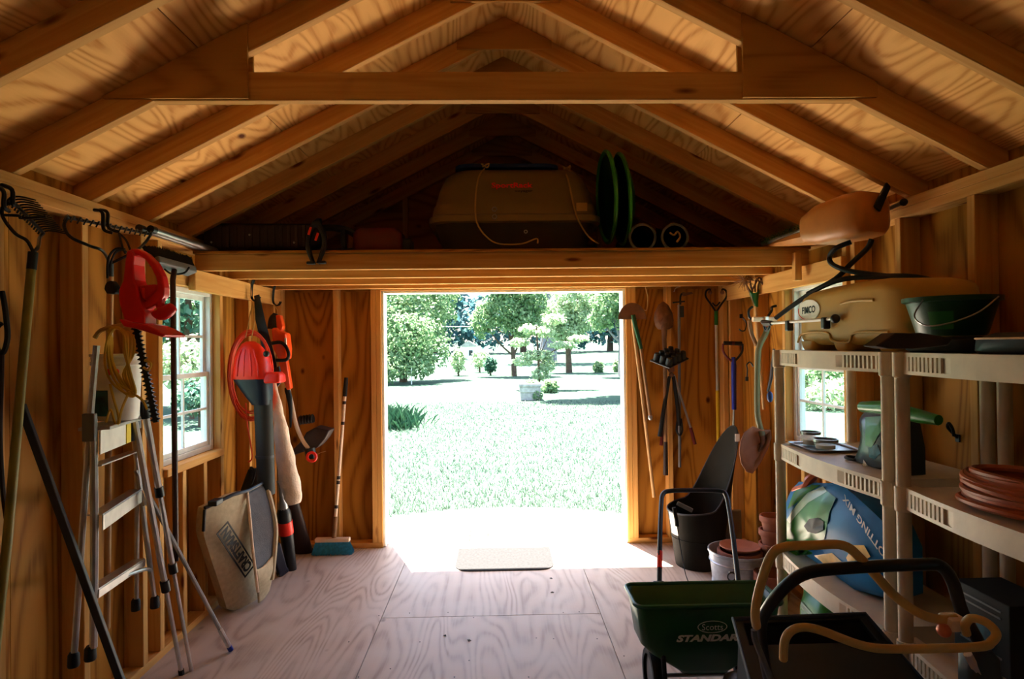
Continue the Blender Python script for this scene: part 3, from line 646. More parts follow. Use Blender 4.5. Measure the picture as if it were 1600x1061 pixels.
# --- red hedge trimmer
HY = 2.36
def zt4(pts): return [(x / 3.0325, 350 + y / 3.0325) for x, y in pts]
ht = thing('hedge_trimmer', 'red electric hedge trimmer hanging blade down from a hook', 'hedge trimmer', at(215, 655, HY))
body = zt4([(600, 124), (590, 180), (580, 270), (560, 312), (560, 360), (572, 410), (590, 465), (640, 480), (686, 478), (684, 420), (660, 360), (650, 300), (634, 262), (628, 190), (632, 150), (618, 122)])
MB().prism(poly(body, HY), (0, 0.085, 0)).build('motor_housing', 'red_plastic', ht, bevel=0.012)
outer = zt4([(610, 118), (650, 116), (690, 138), (735, 185), (766, 245), (777, 300), (776, 340), (760, 360), (720, 390), (682, 412), (660, 380), (640, 330), (624, 260), (618, 190), (612, 150)])
inner = zt4([(630, 150), (655, 146), (684, 166), (714, 205), (736, 250), (742, 280), (738, 300), (725, 320), (700, 345), (684, 362), (668, 342), (652, 305), (640, 255), (636, 195), (632, 165)])
MB().ring(poly(outer, HY + 0.02), poly(inner, HY + 0.02), (0, 0.045, 0)).build('loop_handle', 'red_plastic', ht, bevel=0.007)
MB().prism(poly(zt4([(652, 292), (738, 284), (742, 310), (690, 362), (672, 350)]), HY + 0.012), (0, 0.06, 0)).build('trigger_block', 'red_plastic', ht, bevel=0.006)
MB().prism(poly(zt4([(672, 305), (680, 303), (684, 350), (676, 350)]), HY + 0.004), (0, 0.012, 0)).build('switch', 'orange_red', ht)
kn = MB().tube(catmull(poly(zt4([(765, 345), (758, 375), (765, 400)]), HY + 0.04), 4), 0.017, 8); kn.build('handle_stem', 'red_plastic', ht, smooth=True)
MB().tube(catmull(poly(zt4([(744, 408), (752, 420), (780, 420), (808, 402), (824, 390)]), HY + 0.04), 4), [0.012, .02, .024, .026, .027, .028, .028, .028, .028, .027, .026, .025, .023, .022, .021, .018, .012], 10).build('front_handle', 'red_plastic', ht, smooth=True)
MB().prism(poly(zt4([(558, 448), (600, 462), (690, 478), (740, 500), (782, 526), (770, 538), (700, 515), (640, 496), (584, 486)]), HY - 0.04), (0, 0.16, 0)).build('hand_guard', 'red_plastic', ht, bevel=0.006)
b0, b1 = at(212, 508, HY + 0.03), at(244, 660, HY + 0.03); w = (b1 - b0).cross(V((0, 1, 0))).normalized()
blade = MB().beam(b0, b1, 0.018, 0.008, (0, 1, 0)).build('blade', 'black_metal', ht)
for k in range(22):
    q = b0.lerp(b1, (k + 0.7) / 22.4)
    for s in (-1, 1): MB().prism([q + w * s * .008 + V((0, -.005, .006)), q + w * s * .020 + V((0, -.005, .0)), q + w * s * .008 + V((0, -.005, -.007))], (0, 0.008, 0)).build('blade_tooth', 'black_metal', blade)
MB().tube(catmull(poly([(195, 390), (187, 388), (178, 391), (171, 400), (168, 415), (168, 435)], HY + 0.03), 4), 0.005, 6).build('power_cord', 'black_rubber', ht, smooth=True)
MB().tube(catmull(poly([(197, 394), (190, 390), (181, 394), (175, 405), (172, 418)], HY + 0.045), 4), 0.0045, 6).build('power_cord', 'black_rubber', ht, smooth=True)
plug = MB().prism(poly([(166, 440), (163, 446), (162, 452), (166, 459), (179, 459), (182, 452), (178, 444), (174, 438)], HY + 0.015), (0, 0.035, 0)).build('plug', 'black_rubber', ht, bevel=0.005)
MB().tube(catmull([at(186, 364, 2.49), at(189, 376, 2.42), at(192, 388, 2.39), at(196, 396, HY + .04)], 4), 0.004, 6).build('hanging_loop', 'black_rubber', ht, smooth=True)
MB().tube(catmull([at(186, 364, 2.50), at(196, 374, 2.45), at(201, 384, 2.41), at(204, 392, HY + .04)], 4), 0.004, 6).build('hanging_loop', 'black_rubber', ht, smooth=True)

# --- yellow cord hung on the ladder
t = thing('extension_cord', 'yellow extension cord coiled and hung in front of the white pail', 'cord', at(190, 600, 2.36))
rnd = random.Random(14)
cc = V((0, 0, 0))
for k in range(7):
    dx, dy = rnd.uniform(-4, 4), rnd.uniform(-5, 5); Yk = 2.33 + 0.008 * k
    sh = [(183 - k * 2 + dx, 512), (168 + k * 1.2, 530), (167 + dx + k * 2, 565), (176 + k * 3 + dx, 595), (196 + k * 2, 612 + dy), (212 - k, 612 + dy), (206 - k * 2 + dx * .5, 585), (194 + k * 2 - dx, 552), (193 + k * 2, 522)]
    MB().tube(catmull(poly(sh, Yk), 5, closed=True), 0.0048, 6, closed=True).build('cord_loop', 'yellow_cord', t, smooth=True)
for pts in ([(172, 600), (178, 625), (184, 645), (185, 660), (180, 662), (173, 640), (166, 660)], [(202, 612), (190, 640), (186, 662)], [(206, 614), (222, 625), (230, 640)], [(226, 563), (236, 568), (232, 578), (224, 574)]):
    MB().tube(catmull(poly(pts, 2.33), 4), 0.0048, 6).build('cord_end', 'yellow_cord', t, smooth=True)
MB().tube(catmull(poly([(148, 528), (158, 516), (180, 510), (195, 508)], 2.37), 4), 0.0085, 8).build('hanger_strap', 'tan_tube', t, smooth=True)

# --- folding step ladder hung on the wall
la = thing('step_ladder', 'aluminium folding step ladder hung against the left wall', 'ladder', (-1.60, 2.48, 0.36))
def lp(px, py, Y): return at(px, py, Y)
NY, FY = 2.225, 2.73
rails = [([(151, 540, NY), (141, 652, NY), (128, 840, NY), (116, 1022, NY)], 0.011), ([(146, 655, NY), (148, 830, NY), (146, 1012, NY)], 0.013), ([(219, 545, FY), (213, 645, FY), (214, 800, FY), (213, 938, FY)], 0.010), ([(205, 648, FY), (222, 790, FY), (241, 935, FY)], 0.011)]
for pts, r in rails: MB().tube([lp(*q) for q in pts], r, 8).build('rail', 'aluminium', la, smooth=True)
for x, y, Y in ((115, 1032, NY), (141, 1022, NY), (212, 946, FY), (242, 942, FY)): MB().lathe([(0.018, -0.022), (0.02, -0.015), (0.018, 0.022), (0.013, 0.03)], 10, lp(x, y, Y)).build('rubber_foot', 'black_rubber', la, smooth=True)
for (a, b, h) in (((149, 805), (212, 765), 0.055), ((142, 922), (217, 874), 0.030)):
    A, B = lp(a[0], a[1], NY), lp(b[0], b[1], FY); MB().beam(A, B, 0.05, 0.006).build('step', 'aluminium', la, bevel=0.002)
    MB().beam(A + V((0.026, 0, -h / 2)), B + V((0.026, 0, -h / 2)), 0.006, h).build('step_lip', 'aluminium', la, bevel=0.002)
A, B = lp(147, 728, NY), lp(210, 705, FY); MB().beam(A, B, 0.05, 0.006).build('step', 'aluminium', la, bevel=0.002)
A, B = lp(147, 670, NY), lp(210, 652, FY); m = V((0.02, 0, -.05))
pn = MB().beam(A + m, B + m, 0.005, 0.085).build('label_panel', 'print_white', la)
A2, B2 = A.lerp(B, 0.60) + m, A.lerp(B, 0.72) + m; MB().beam(A2 + V((.004, 0, 0)), B2 + V((.004, 0, 0)), 0.004, 0.082).build('warning_stripe', 'print_yellow', pn)
A2, B2 = A.lerp(B, 0.74) + m, A.lerp(B, 0.84) + m; MB().beam(A2 + V((.004, 0, 0)), B2 + V((.004, 0, 0)), 0.004, 0.082).build('warning_stripe', 'dark_grey', pn)
shelf = MB().beam(A + V((0, 0, 0)), B + V((0, 0, 0)), 0.10, 0.012).build('top_shelf', 'aluminium', la, bevel=0.002)
for x, y, Y in ((140, 668, NY - 0.012), (211, 652, FY - 0.012)): MB().box(lp(x, y, Y), (0.045, 0.02, 0.10)).build('hinge_bracket', 'mid_grey', la, bevel=0.004)
MB().tube(catmull([lp(150, 928, NY), lp(185, 905, 2.45), lp(225, 890, 2.66), lp(236, 893, FY), lp(238, 905, FY)], 5), 0.008, 8).build('brace_tube', 'aluminium', la, smooth=True)
MB().tube([lp(212, 735, FY), lp(226, 790, FY)], 0.009, 6).build('spreader_bar', 'aluminium', la, smooth=True)
# --- white pail on the ladder shelf
q = at(184, 655, 2.46); pb = thing('plastic_pail', 'white plastic pail with a picture label on the ladder shelf', 'pail', q)
H = 0.26
body = MB().lathe([(0.070, 0.0), (0.074, 0.01), (0.085, H - 0.03), (0.086, H)], 24, q).build('pail_body', 'white_paint', pb, smooth=True)
MB().lathe([(0.086, H - 0.045), (0.091, H - 0.043), (0.091, H - 0.03), (0.087, H - 0.03), (0.089, H - 0.012), (0.094, H - 0.01), (0.094, H), (0.086, H)], 24, q, close=False).build('rim', 'white_paint', pb, smooth=True)
rows = [[q + V((r * math.cos(a), r * math.sin(a), z)) for a in [PI * 1.05 + k * 0.12 for k in range(14)]] for r, z in ((0.0755, 0.02), (0.0805, 0.12))]
MB().grid(rows).build('picture_label', 'teal_print', body, smooth=True)
for a in (-1.35, -1.05): MB().ball(q + V((0.088 * math.cos(a), 0.088 * math.sin(a), H - 0.07)), 0.009, (1, 1, 1.5), 8, 6).build('red_dot', 'orange_red', body)

# --- leaning poles
t = thing('telescopic_pole', 'silver telescopic pole leaning on the ladder, left of its twin', 'pole', (-1.52, 2.8, 0)); A, B = atZ(284, 1054, 0.0), at(207, 640, 2.60)
MB().tube([A, A.lerp(B, 0.36)], 0.010, 8).build('lower_tube', 'aluminium', t, smooth=True); MB().tube([A.lerp(B, 0.34), B], 0.0135, 8).build('upper_tube', 'aluminium', t, smooth=True)
MB().tube([A.lerp(B, 0.335), A.lerp(B, 0.375)], 0.019, 10).build('clamp_collar', 'black_plastic', t, smooth=True); MB().tube([A, A.lerp(B, 0.02)], 0.013, 8).build('tip', 'black_rubber', t, smooth=True)
t = thing('telescopic_pole', 'silver telescopic pole with two black collars beside the broom handle', 'pole', (-1.5, 2.84, 0)); A, B = atZ(299, 1048, 0.0), at(226, 640, 2.66)
MB().tube([A, A.lerp(B, 0.42)], 0.009, 8).build('lower_tube', 'aluminium', t, smooth=True); MB().tube([A.lerp(B, 0.40), A.lerp(B, 0.72)], 0.0115, 8).build('middle_tube', 'aluminium', t, smooth=True); MB().tube([A.lerp(B, 0.70), B], 0.014, 8).build('upper_tube', 'aluminium', t, smooth=True)
for f in (0.41, 0.70): MB().tube([A.lerp(B, f - .015), A.lerp(B, f + .02)], 0.0185, 10).build('clamp_collar', 'black_plastic', t, smooth=True)
MB().tube([A.lerp(B, .97), A.lerp(B, 1.03)], 0.019, 10).build('top_cap', 'black_plastic', t, smooth=True)
t = thing('blue_tipped_pole', 'thin silver pole with a blue tip slanting across the floor', 'pole', (-1.37, 3.02, 0)); A, B = atZ(361, 1016, 0.008), at(212, 735, 2.72)
MB().tube([A.lerp(B, .03), B], 0.0095, 8).build('tube', 'steel', t, smooth=True); MB().tube([A.lerp(B, .02), A.lerp(B, .13)], 0.012, 8).build('sleeve', 'aluminium', t, smooth=True); MB().tube([A, A.lerp(B, .025)], 0.0125, 10).build('tip', 'blue_handle', t, smooth=True)
t = thing('dark_pole', 'dark grey square pole leaning diagonally at the lower left', 'pole', (-1.304, 2.22, 0)); A, B = V((-1.304, 2.22, 0.012)), V((-1.672, 2.11, 1.323))
MB().beam(A, B, 0.024, 0.024).build('shaft', 'dark_grey', t, bevel=0.003); MB().beam(A - (B - A) * 0.004, A.lerp(B, 0.03), 0.028, 0.028).build('end_cap', 'black_rubber', t, bevel=0.003)
# --- dark looped strap at the picture's left edge
t = thing('looped_strap', 'dark looped strap hanging at the left picture edge', 'strap', at(4, 600, 1.98))
MB().tube(catmull(poly([(3, 455), (7, 475), (10, 500), (12, 525), (8, 545), (2, 552), (-6, 540), (-6, 515), (2, 505)], 1.98), 5), 0.008, 8).build('strap', 'black_rubber', t, smooth=True)
MB().tube(catmull(poly([(3, 550), (2, 600), (0, 680), (4, 760), (10, 810)], 1.98), 5), 0.007, 8).build('strap_tail', 'dark_brown', t, smooth=True)

# ================================================================== LEFT CORNER BY THE DOOR
def wire_hook(label, px, py, Y, s=1):
    c = at(px, py, Y); t = thing('wall_hook', label, 'hook', c)
    for d in (0, 0.022):
        MB().tube(catmull([c + V((-.02, d, .085)), c + V((0, d, .10)), c + V((.02, d, .085)), c + V((.012, d, .05)), c + V((.008, d, -.02)), c + V((.02, d, -.05)), c + V((.05, d - .01, -.055)), c + V((.07, d - .02, -.03))], 4), 0.0045, 6).build('wire_arm', 'black_metal', t, smooth=True)
wire_hook('black wire hook on the ledger holding the leaf blower', 390, 457, 4.02)
wire_hook('black wire hook on the ledger holding the string trimmer', 424, 465, 4.38)
# --- orange cord coil behind the blower
t = thing('extension_cord', 'orange extension cord coil hung behind the red leaf blower', 'cord', at(392, 640, 3.92)); rnd = random.Random(5)
for k in range(8):
    rp_ = circle(at(392 + rnd.uniform(-3, 3), 585 + rnd.uniform(-5, 5), 3.90 + 0.008 * k), 1, 24); c0 = at(392 + rnd.uniform(-2, 2), 583 + rnd.uniform(-5, 5), 3.88 + 0.008 * k); ra, rb = 0.130 + rnd.uniform(-.012, .012), 0.27 + rnd.uniform(-.015, .015)
    MB().tube([c0 + V((ra * math.cos(a), rnd.uniform(-.002, .002), rb * math.sin(a))) for a in [2 * PI * j / 28 for j in range(28)]], 0.005, 6, closed=True).build('cord_loop', 'orange_cord', t, smooth=True)
MB().tube(catmull(poly([(384, 630), (386, 660), (391, 690), (394, 715), (388, 722)], 3.88), 5), 0.005, 6).build('cord_tail', 'orange_cord', t, smooth=True)
# --- red leaf blower
BY = 3.76; k = BY / FPX
bl = thing('leaf_blower', 'red and black leaf blower with a long grey tube hanging in the corner', 'leaf blower', at(412, 770, BY))
c = at(395, 592, BY)
def zz(py): return (592 - py) * k
stack(MB(), c, [(0, .105, .085), (zz(588), .108, .09), (zz(572), .103, .085), (zz(558), .093, .078, -.004, 0), (zz(546), .075, .06, -.008, 0), (zz(538), .05, .045, -.012, 0), (zz(534), .025, .025, -.012, 0)], 0.06).build('motor_cover', 'orange_red', bl, smooth=True)
for dx in (-.06, -.02, .025, .065): MB().tube(catmull([c + V((dx, -.089, .02)), c + V((dx * .95, -.086, .08)), c + V((dx * .8 - .004, -.078, .13)), c + V((dx * .6 - .01, -.06, .18))], 4), 0.005, 6).build('cover_rib', 'orange_red', bl, smooth=True)
stack(MB(), at(428, 598, BY), [(0, .05, .06), (.006, .056, .065), (.045, .054, .062), (.065, .04, .05)], 0.02).build('side_handle', 'orange_red', bl, bevel=0.004, smooth=True)
mb = MB(); stack(mb, at(402, 632, BY), [(0, .055, .06, .03, 0), (.06, .075, .075, .01, 0), (.12, .092, .082, -.01, 0), (.158, .10, .085, -.028, 0)], 0.05); mb.build('fan_housing', 'dark_navy', bl, smooth=True)
MB().tube([at(411, 625, BY), at(414, 700, BY), at(416, 772, BY)], [.054, .052, .052], 16).build('blower_tube', 'grey_green_tube', bl, smooth=True)
MB().tube([at(414, 711, BY), at(414, 715, BY)], 0.055, 16).build('tube_collar', 'dark_grey', bl, smooth=True)
MB().ball(at(416, 553, BY - 0.06), 0.02, n=10, m=6).build('knob', 'black_plastic', bl, smooth=True)
for x in (391, 400): MB().tube(catmull([at(396, 472, 3.99), at(x - 2, 500, 3.9), at(x - 7, 528, BY)], 4), 0.003, 5).build('hanging_string', 'rope', bl)
# --- black tapered saw
t = thing('hand_saw', 'long black tapered saw blade hanging behind the leaf blower', 'saw', at(418, 590, 3.98))
MB().prism(poly([(397, 462), (405, 460), (414, 500), (430, 560), (436, 592), (424, 592), (410, 545), (399, 500)], 3.98), (0, 0.004, 0)).build('saw_blade', 'black_metal', t)
MB().ring(poly([(420, 578), (436, 572), (440, 596), (432, 606), (422, 598)], 3.972), poly([(425, 584), (432, 581), (434, 594), (430, 599), (426, 594)], 3.972), (0, 0.022, 0)).build('saw_handle', 'black_plastic', t, bevel=0.004)
# --- orange string trimmer
SY = 4.22
st = thing('string_trimmer', 'orange string trimmer with black loop handle and curved pale shaft', 'string trimmer', at(480, 720, SY))
MB().tube(catmull(poly([(431, 490), (427, 500), (426, 514)], SY), 4), [.016, .02, .026, .03, .032, .033, .034, .035, .036], 10).build('rear_grip', 'dark_brown', st, smooth=True)
MB().prism(poly([(430, 492), (437, 492), (442, 510), (438, 520), (432, 516)], SY - .02), (0, .06, 0)).build('trigger_grip', 'orange_plastic', st, bevel=0.008)
MB().prism(poly([(423, 513), (431, 511), (437, 518), (446, 520), (449, 545), (448, 562), (434, 562), (426, 545)], SY - .05), (0, .11, 0)).build('motor_housing', 'orange_plastic', st, bevel=0.014)
MB().tube(catmull(poly([(421, 537), (438, 535), (447, 542), (451, 554), (447, 562), (432, 563), (422, 562)], SY - .075), 5), 0.012, 8).build('loop_handle', 'black_rubber', st, smooth=True)
MB().box(at(446, 533, SY - .055), (.012, .01, .045)).build('label', 'print_white', st)
MB().prism(poly([(434, 562), (447, 562), (454, 607), (448, 610), (440, 590)], SY - .03), (0, .06, 0)).build('lower_housing', 'orange_plastic', st, bevel=0.008)
MB().tube(catmull(poly([(446, 606), (451, 616), (454, 640), (454, 668)], SY), 4), [.008, .012, .018, .02, .02, .02, .018, .016, .014, .012, .01, .008, .006], 8).build('shoulder_strap', 'black_rubber', st, smooth=True)
MB().tube(catmull(poly([(450, 606), (456, 632), (463, 665), (473, 688), (482, 701)], SY + .02), 5), 0.014, 10).build('curved_shaft', 'cream_paint', st, smooth=True)
gp = poly([(458, 712), (455, 704), (470, 690), (478, 676), (492, 668), (515, 673), (508, 686), (496, 700), (480, 704)], SY + .02); MB().prism(gp, (0, .14, 0)).build('blade_guard', 'dark_brown', st, bevel=0.008)
MB().tube(poly([(484, 700), (486, 716)], SY + .02), .036, 14).build('spool_housing', 'black_plastic', st, smooth=True)
MB().tube(circle(at(487, 714, SY - .015), .03, 16), 0.010, 8, closed=True).build('spool_ring', 'orange_red', st, smooth=True)
MB().tube(catmull(poly([(492, 712), (500, 708), (509, 705)], SY), 4), 0.002, 5).build('cutting_line', 'rope', st)
MB().tube(catmull([at(428, 476, 4.36), at(433, 485, 4.28), at(433, 496, SY)], 4), 0.003, 5).build('hanging_string', 'rope', st)
t = thing('bristle_roll', 'short dark bristle roll fixed to the front wall plywood', 'brush', at(478, 662, 4.50))
MB().tube(poly([(468, 657), (490, 654)], 4.50), .030, 14).build('roll', 'black_rubber', t, smooth=True)
for j in range(5): MB().tube(circle(at(470 + 4.5 * j, 656.5 - .6 * j, 4.50), .032, 14, (0, 1, 0), (0, 0, 1)), .004, 5, closed=True).build('bristle_ring', 'dark_brown', t)
# --- cream cloth leaf bag
t = thing('leaf_bag', 'long cream cloth blower bag hanging beside the grey tube', 'bag', at(460, 788, 3.98))
pth = [(428, 596, 6), (431, 620, 11), (437, 660, 19), (444, 705, 26), (452, 750, 30), (458, 775, 28), (461, 787, 16)]
pc = catmull([at(x, y, 3.97) for x, y, r in pth], 4); rr_ = []
for a, b in zip(pth, pth[1:]): rr_ += [(a[2] + (b[2] - a[2]) * j / 4) / 2 * 3.97 / FPX for j in range(4)]
rr_.append(pth[-1][2] / 2 * 3.97 / FPX)
bagm = MB(); bagm.tube(pc, rr_, 14, flat=1.0); rnd = random.Random(8)
for i, q in enumerate(bagm.v): bagm.v[i] = q + V((math.sin(q.z * 40 + q.y * 60) * .004, math.cos(q.z * 31) * .004, 0))
bagm.build('bag_cloth', 'cream_cloth', t, smooth=True)
MB().tube([pc[0] + V((0, 0, .012)), pc[0] - V((0, 0, .01))], .016, 10).build('bag_collar', 'mid_grey', t, smooth=True)
# --- tubes standing on the floor
t = thing('banded_tube', 'black blower nozzle with a red band standing on the floor', 'nozzle', atZ(456, 893, 0)); A = atZ(455, 890, 0.0); B = at(437, 752, 4.02)
MB().tube([A, A.lerp(B, .10), A.lerp(B, .62), A.lerp(B, .66), A.lerp(B, .72)], [.036, .038, .046, .044, .03], 14).build('nozzle_body', 'black_plastic', t, smooth=True)
MB().tube([A.lerp(B, .42), A.lerp(B, .56)], .0475, 14).build('red_band', 'orange_red', t, smooth=True)
MB().tube([A.lerp(B, .70), A.lerp(B, .76), A.lerp(B, .80), A.lerp(B, .97), B], [.034, .03, .018, .016, .02], 12).build('metal_neck', 'steel', t, smooth=True)
t = thing('wide_nozzle', 'wide dark flat nozzle leaning in the corner behind the cream bag', 'nozzle', atZ(472, 862, 0)); A = atZ(474, 862, 0.005); B = at(455, 780, 4.30)
MB().tube([A, A.lerp(B, .5), B], [.07, .06, .045], 16, flat=.55, up=(0, 1, 0)).build('nozzle_body', 'dark_brown', t, smooth=True)
MB().tube([A, A.lerp(B, .03)], .073, 16, flat=.58, up=(0, 1, 0)).build('nozzle_rim', 'black_plastic', t, smooth=True)
t = thing('dark_boot', 'small dark blue flat hose end lying beside the grass bag', 'hose end', atZ(440, 893, 0)); A = atZ(442, 896, .012); B = at(430, 852, 3.95)
MB().beam(A, B, .065, .03, (1, -1, .3)).build('boot_body', 'dark_navy', t, bevel=.008); MB().beam(A - (B - A) * .02, A.lerp(B, .12), .072, .036, (1, -1, .3)).build('boot_lip', 'dark_navy', t, bevel=.006)
t = thing('black_bag', 'crumpled black bag stuffed behind the canvas grass bag', 'bag', V((-1.62, 3.86, 0))); mb = MB()
stack(mb, V((-1.60, 3.88, 0)), [(0.0, .07, .10), (.2, .085, .12), (.45, .08, .13, 0.01, 0), (.62, .07, .10, 0, .02), (.70, .05, .06, .01, .02), (.74, .02, .03)], .05)
for i, q in enumerate(mb.v): mb.v[i] = q + V((math.sin(q.z * 23 + q.y * 31) * .008, math.cos(q.z * 19 + q.x * 40) * .008, 0))
mb.build('bag_body', 'black_rubber', t, smooth=True); MB().tube(catmull([V((-1.58, 3.8, .66)), V((-1.55, 3.78, .74)), V((-1.60, 3.84, .76)), V((-1.62, 3.9, .68))], 4), .006, 6).build('bag_strap', 'black_rubber', t, smooth=True)

# --- canvas grass catcher bag
gc = thing('grass_catcher', 'tan canvas mower grass bag with CRAFTSMAN lettering standing on the floor', 'grass bag', atZ(385, 955, 0))
P0, P1, P2 = at(321, 794, 3.30), at(385, 768, 3.56), at(358, 952, 3.50); gn = (P1 - P0).cross(P2 - P0).normalized()
if gn.dot(CAM - P0) < 0: gn = -gn
def on_bag(px, py, b=0.0): d = ray(px, py); return CAM + d * ((P0 - CAM).dot(gn) / d.dot(gn)) + gn * b
rows = []
for pts in ([(321, 794, 0), (341, 784, .01), (361, 774, .01), (387, 768, 0)], [(318, 831, 0), (340, 826, .02), (362, 816, .022), (390, 803, .005)], [(328, 868, 0), (347, 868, .024), (366, 860, .026), (394, 848, .006)], [(340, 904, 0), (355, 908, .024), (373, 906, .028), (399, 890, .008)], [(350, 936, 0), (362, 940, .02), (380, 938, .022), (404, 925, .01)], [(354, 950, 0), (364, 954, 0), (383, 953, .0), (406, 940, .0)]):
    rows.append(catmull([on_bag(*q) for q in pts], 4))
cols = [catmull([r[j] for r in rows], 4) for j in range(len(rows[0]))]
front = [list(r) for r in zip(*cols)]
off = V((-0.055, 0.03, 0)); mb = MB().grid(front); mb.grid([[p + off for p in r] for r in front])
def edge(a, b): return [[p, p + off] for p in a]
for e in (front[0], front[-1], [r[0] for r in front], [r[-1] for r in front]): mb.grid(edge(e, None))
cl = mb.build('canvas', 'tan_bag_cloth', gc, smooth=True)
gp_rows = []
for pts in ([(386, 769, 3.58), (400, 761, 3.66), (414, 754, 3.74)], [(389, 805, 3.55), (405, 798, 3.62), (422, 790, 3.70)], [(394, 850, 3.52), (411, 841, 3.60), (428, 828, 3.68)], [(399, 892, 3.50), (412, 884, 3.58), (426, 868, 3.67)]):
    gp_rows.append(catmull([at(*q) for q in pts], 4))
gcols = [catmull([r[j] for r in gp_rows], 4) for j in range(len(gp_rows[0]))]; gf = [list(r) for r in zip(*gcols)]
MB().grid(gf).build('mesh_panel', 'slate_fabric', gc, smooth=True, solid=.008)
lw = []
for pts in ([(399, 891, 3.49), (412, 884, 3.57), (427, 866, 3.665)], [(402, 905, 3.50), (414, 900, 3.57), (427, 888, 3.66)], [(403, 925, 3.56), (414, 920, 3.62), (424, 905, 3.68)], [(404, 942, 3.58), (412, 935, 3.63), (420, 923, 3.70)]): lw.append(catmull([at(*q) for q in pts], 4))
lc = [catmull([r[j] for r in lw], 4) for j in range(len(lw[0]))]; MB().grid([list(r) for r in zip(*lc)]).build('canvas_fold', 'tan_bag_cloth', gc, smooth=True, solid=.01)
MB().tube(catmull([at(386, 768, 3.56), at(390, 805, 3.53), at(394, 850, 3.50), at(399, 892, 3.48), at(403, 925, 3.5)], 5), .009, 8).build('piping', 'cream_cloth', gc, smooth=True)
MB().tube(catmull([at(414, 754, 3.74), at(424, 790, 3.71), at(430, 826, 3.69), at(428, 866, 3.67), at(424, 905, 3.66)], 5), .018, 8).build('side_fold', 'tan_bag_cloth', gc, smooth=True)
MB().tube([on_bag(320, 794, .0), on_bag(361, 773, .01), on_bag(387, 766, .005), at(415, 752, 3.75)], .011, 8).build('top_frame', 'black_metal', gc, smooth=True)
MB().tube([on_bag(320, 796, .0), on_bag(317, 830, .004)], .009, 8).build('side_frame', 'black_metal', gc, smooth=True)
MB().box(on_bag(334, 784, .012), (.05, .08, .03)).build('frame_clip', 'black_plastic', gc, bevel=.006)
e0, e1 = on_bag(381, 890, .046), on_bag(337, 822, .046); xd = (e1 - e0).normalized(); yd = (on_bag(352, 861, .034) - on_bag(362, 853, .034)); yd = (yd - xd * yd.dot(xd)).normalized()
m = (e0 + e1) / 2; L = (e1 - e0).length
if xd.cross(yd).dot(CAM - m) < 0: yd = -yd
text('CRAFTSMAN', 'lettering', 'print_black', cl, m, xd, yd, L * .90, .062, offset=.05, extrude=.003)
o_ = [m + xd * (sx * L * .5) + yd * (sy * .045) for sx, sy in ((-1, -1), (1, -1), (1, 1), (-1, 1))]; i_ = [m + xd * (sx * (L * .5 - .008)) + yd * (sy * .037) for sx, sy in ((-1, -1), (1, -1), (1, 1), (-1, 1))]
MB().ring(o_, i_, gn * .003).build('lettering_frame', 'print_black', cl)

# --- blue broom by the door
br = thing('broom', 'upright broom with blue bristles standing beside the door', 'broom', atZ(520, 868, 0)); A = atZ(522, 862, 0.115); B = at(541, 590, 4.55)
mb = MB(); rnd = random.Random(2); HW = .145; base = atZ(520, 866, 0)
for _ in range(1300):
    u = rnd.uniform(-1, 1); v = rnd.uniform(-1, 1); p = base + V((u * HW * .82, v * .018, .095)); q = base + V((u * HW + rnd.gauss(0, .004), v * .035 + rnd.gauss(0, .004), rnd.uniform(0.001, .012) - 0.0)); e = V((.0016, 0, 0))
    mb.add([p - e, p + e, q + e, q - e], [(0, 1, 2, 3)])
mb.build('bristles', 'blue_bristle', br, kind='stuff')
MB().box(base + V((0, 0, .105)), (.25, .045, .028)).build('head_block', 'cream_cloth', br, bevel=.006)
T = base + V((.01, 0, .12)); MB().tube([T, T + (B - T) * .13], .017, 10).build('socket', 'old_wood', br, smooth=True)
MB().tube([T + (B - T) * .1, T + (B - T) * .88], .0125, 10).build('handle', 'cream_cloth', br, smooth=True)
for f in (.18, .33, .36, .70, .83): MB().tube([T + (B - T) * f, T + (B - T) * (f + .02)], .0128, 10).build('worn_band', 'dark_brown', br, smooth=True)
MB().tube([T + (B - T) * .88, T + (B - T) * .96, B], [.0165, .0165, .014], 10).build('grip', 'black_rubber', br, smooth=True)

# ================================================================== TOOLS ON THE FRONT WALL, RIGHT OF THE DOOR
WY = 4.535
# half-moon edger
t = thing('half_moon_edger', 'half-moon lawn edger hung blade up on the right door stud', 'edger', at(1016, 660, WY))
hp = [at(988 + 22 * math.cos(a), 499 - 26 * math.sin(a), WY - .03) for a in [PI * j / 14 for j in range(15)]]
MB().prism(hp, (0, .004, 0)).build('blade', 'rusty_steel', t)
MB().tube(poly([(989, 492), (993, 510), (1002, 545)], WY - .04), [.017, .016, .014], 10).build('ferrule', 'tub_green', t, smooth=True)
MB().tube(poly([(1001, 540), (1016, 650)], WY - .04), .0125, 10).build('handle', 'old_wood', t, smooth=True)
MB().ball(at(1016, 652, WY - .04), .018, (1, 1, 1.3), 10, 6).build('end_knob', 'steel', t, smooth=True)
MB().tube(catmull(poly([(1008, 447), (1012, 465), (1010, 485), (1001, 480)], WY - .02), 4), .003, 5).build('hanging_wire', 'rope', t)
t = thing('long_handled_hoe', 'long wooden hoe handle slanting down beside the door stud', 'hoe', at(1022, 778, WY))
MB().tube(poly([(988, 496), (1006, 640), (1022, 777)], WY - .015), .0125, 10).build('handle', 'handle_wood', t, smooth=True)
MB().prism(poly([(980, 488), (996, 484), (998, 496), (982, 499)], WY - .018), (0, .006, 0)).build('hoe_blade', 'rusty_steel', t)
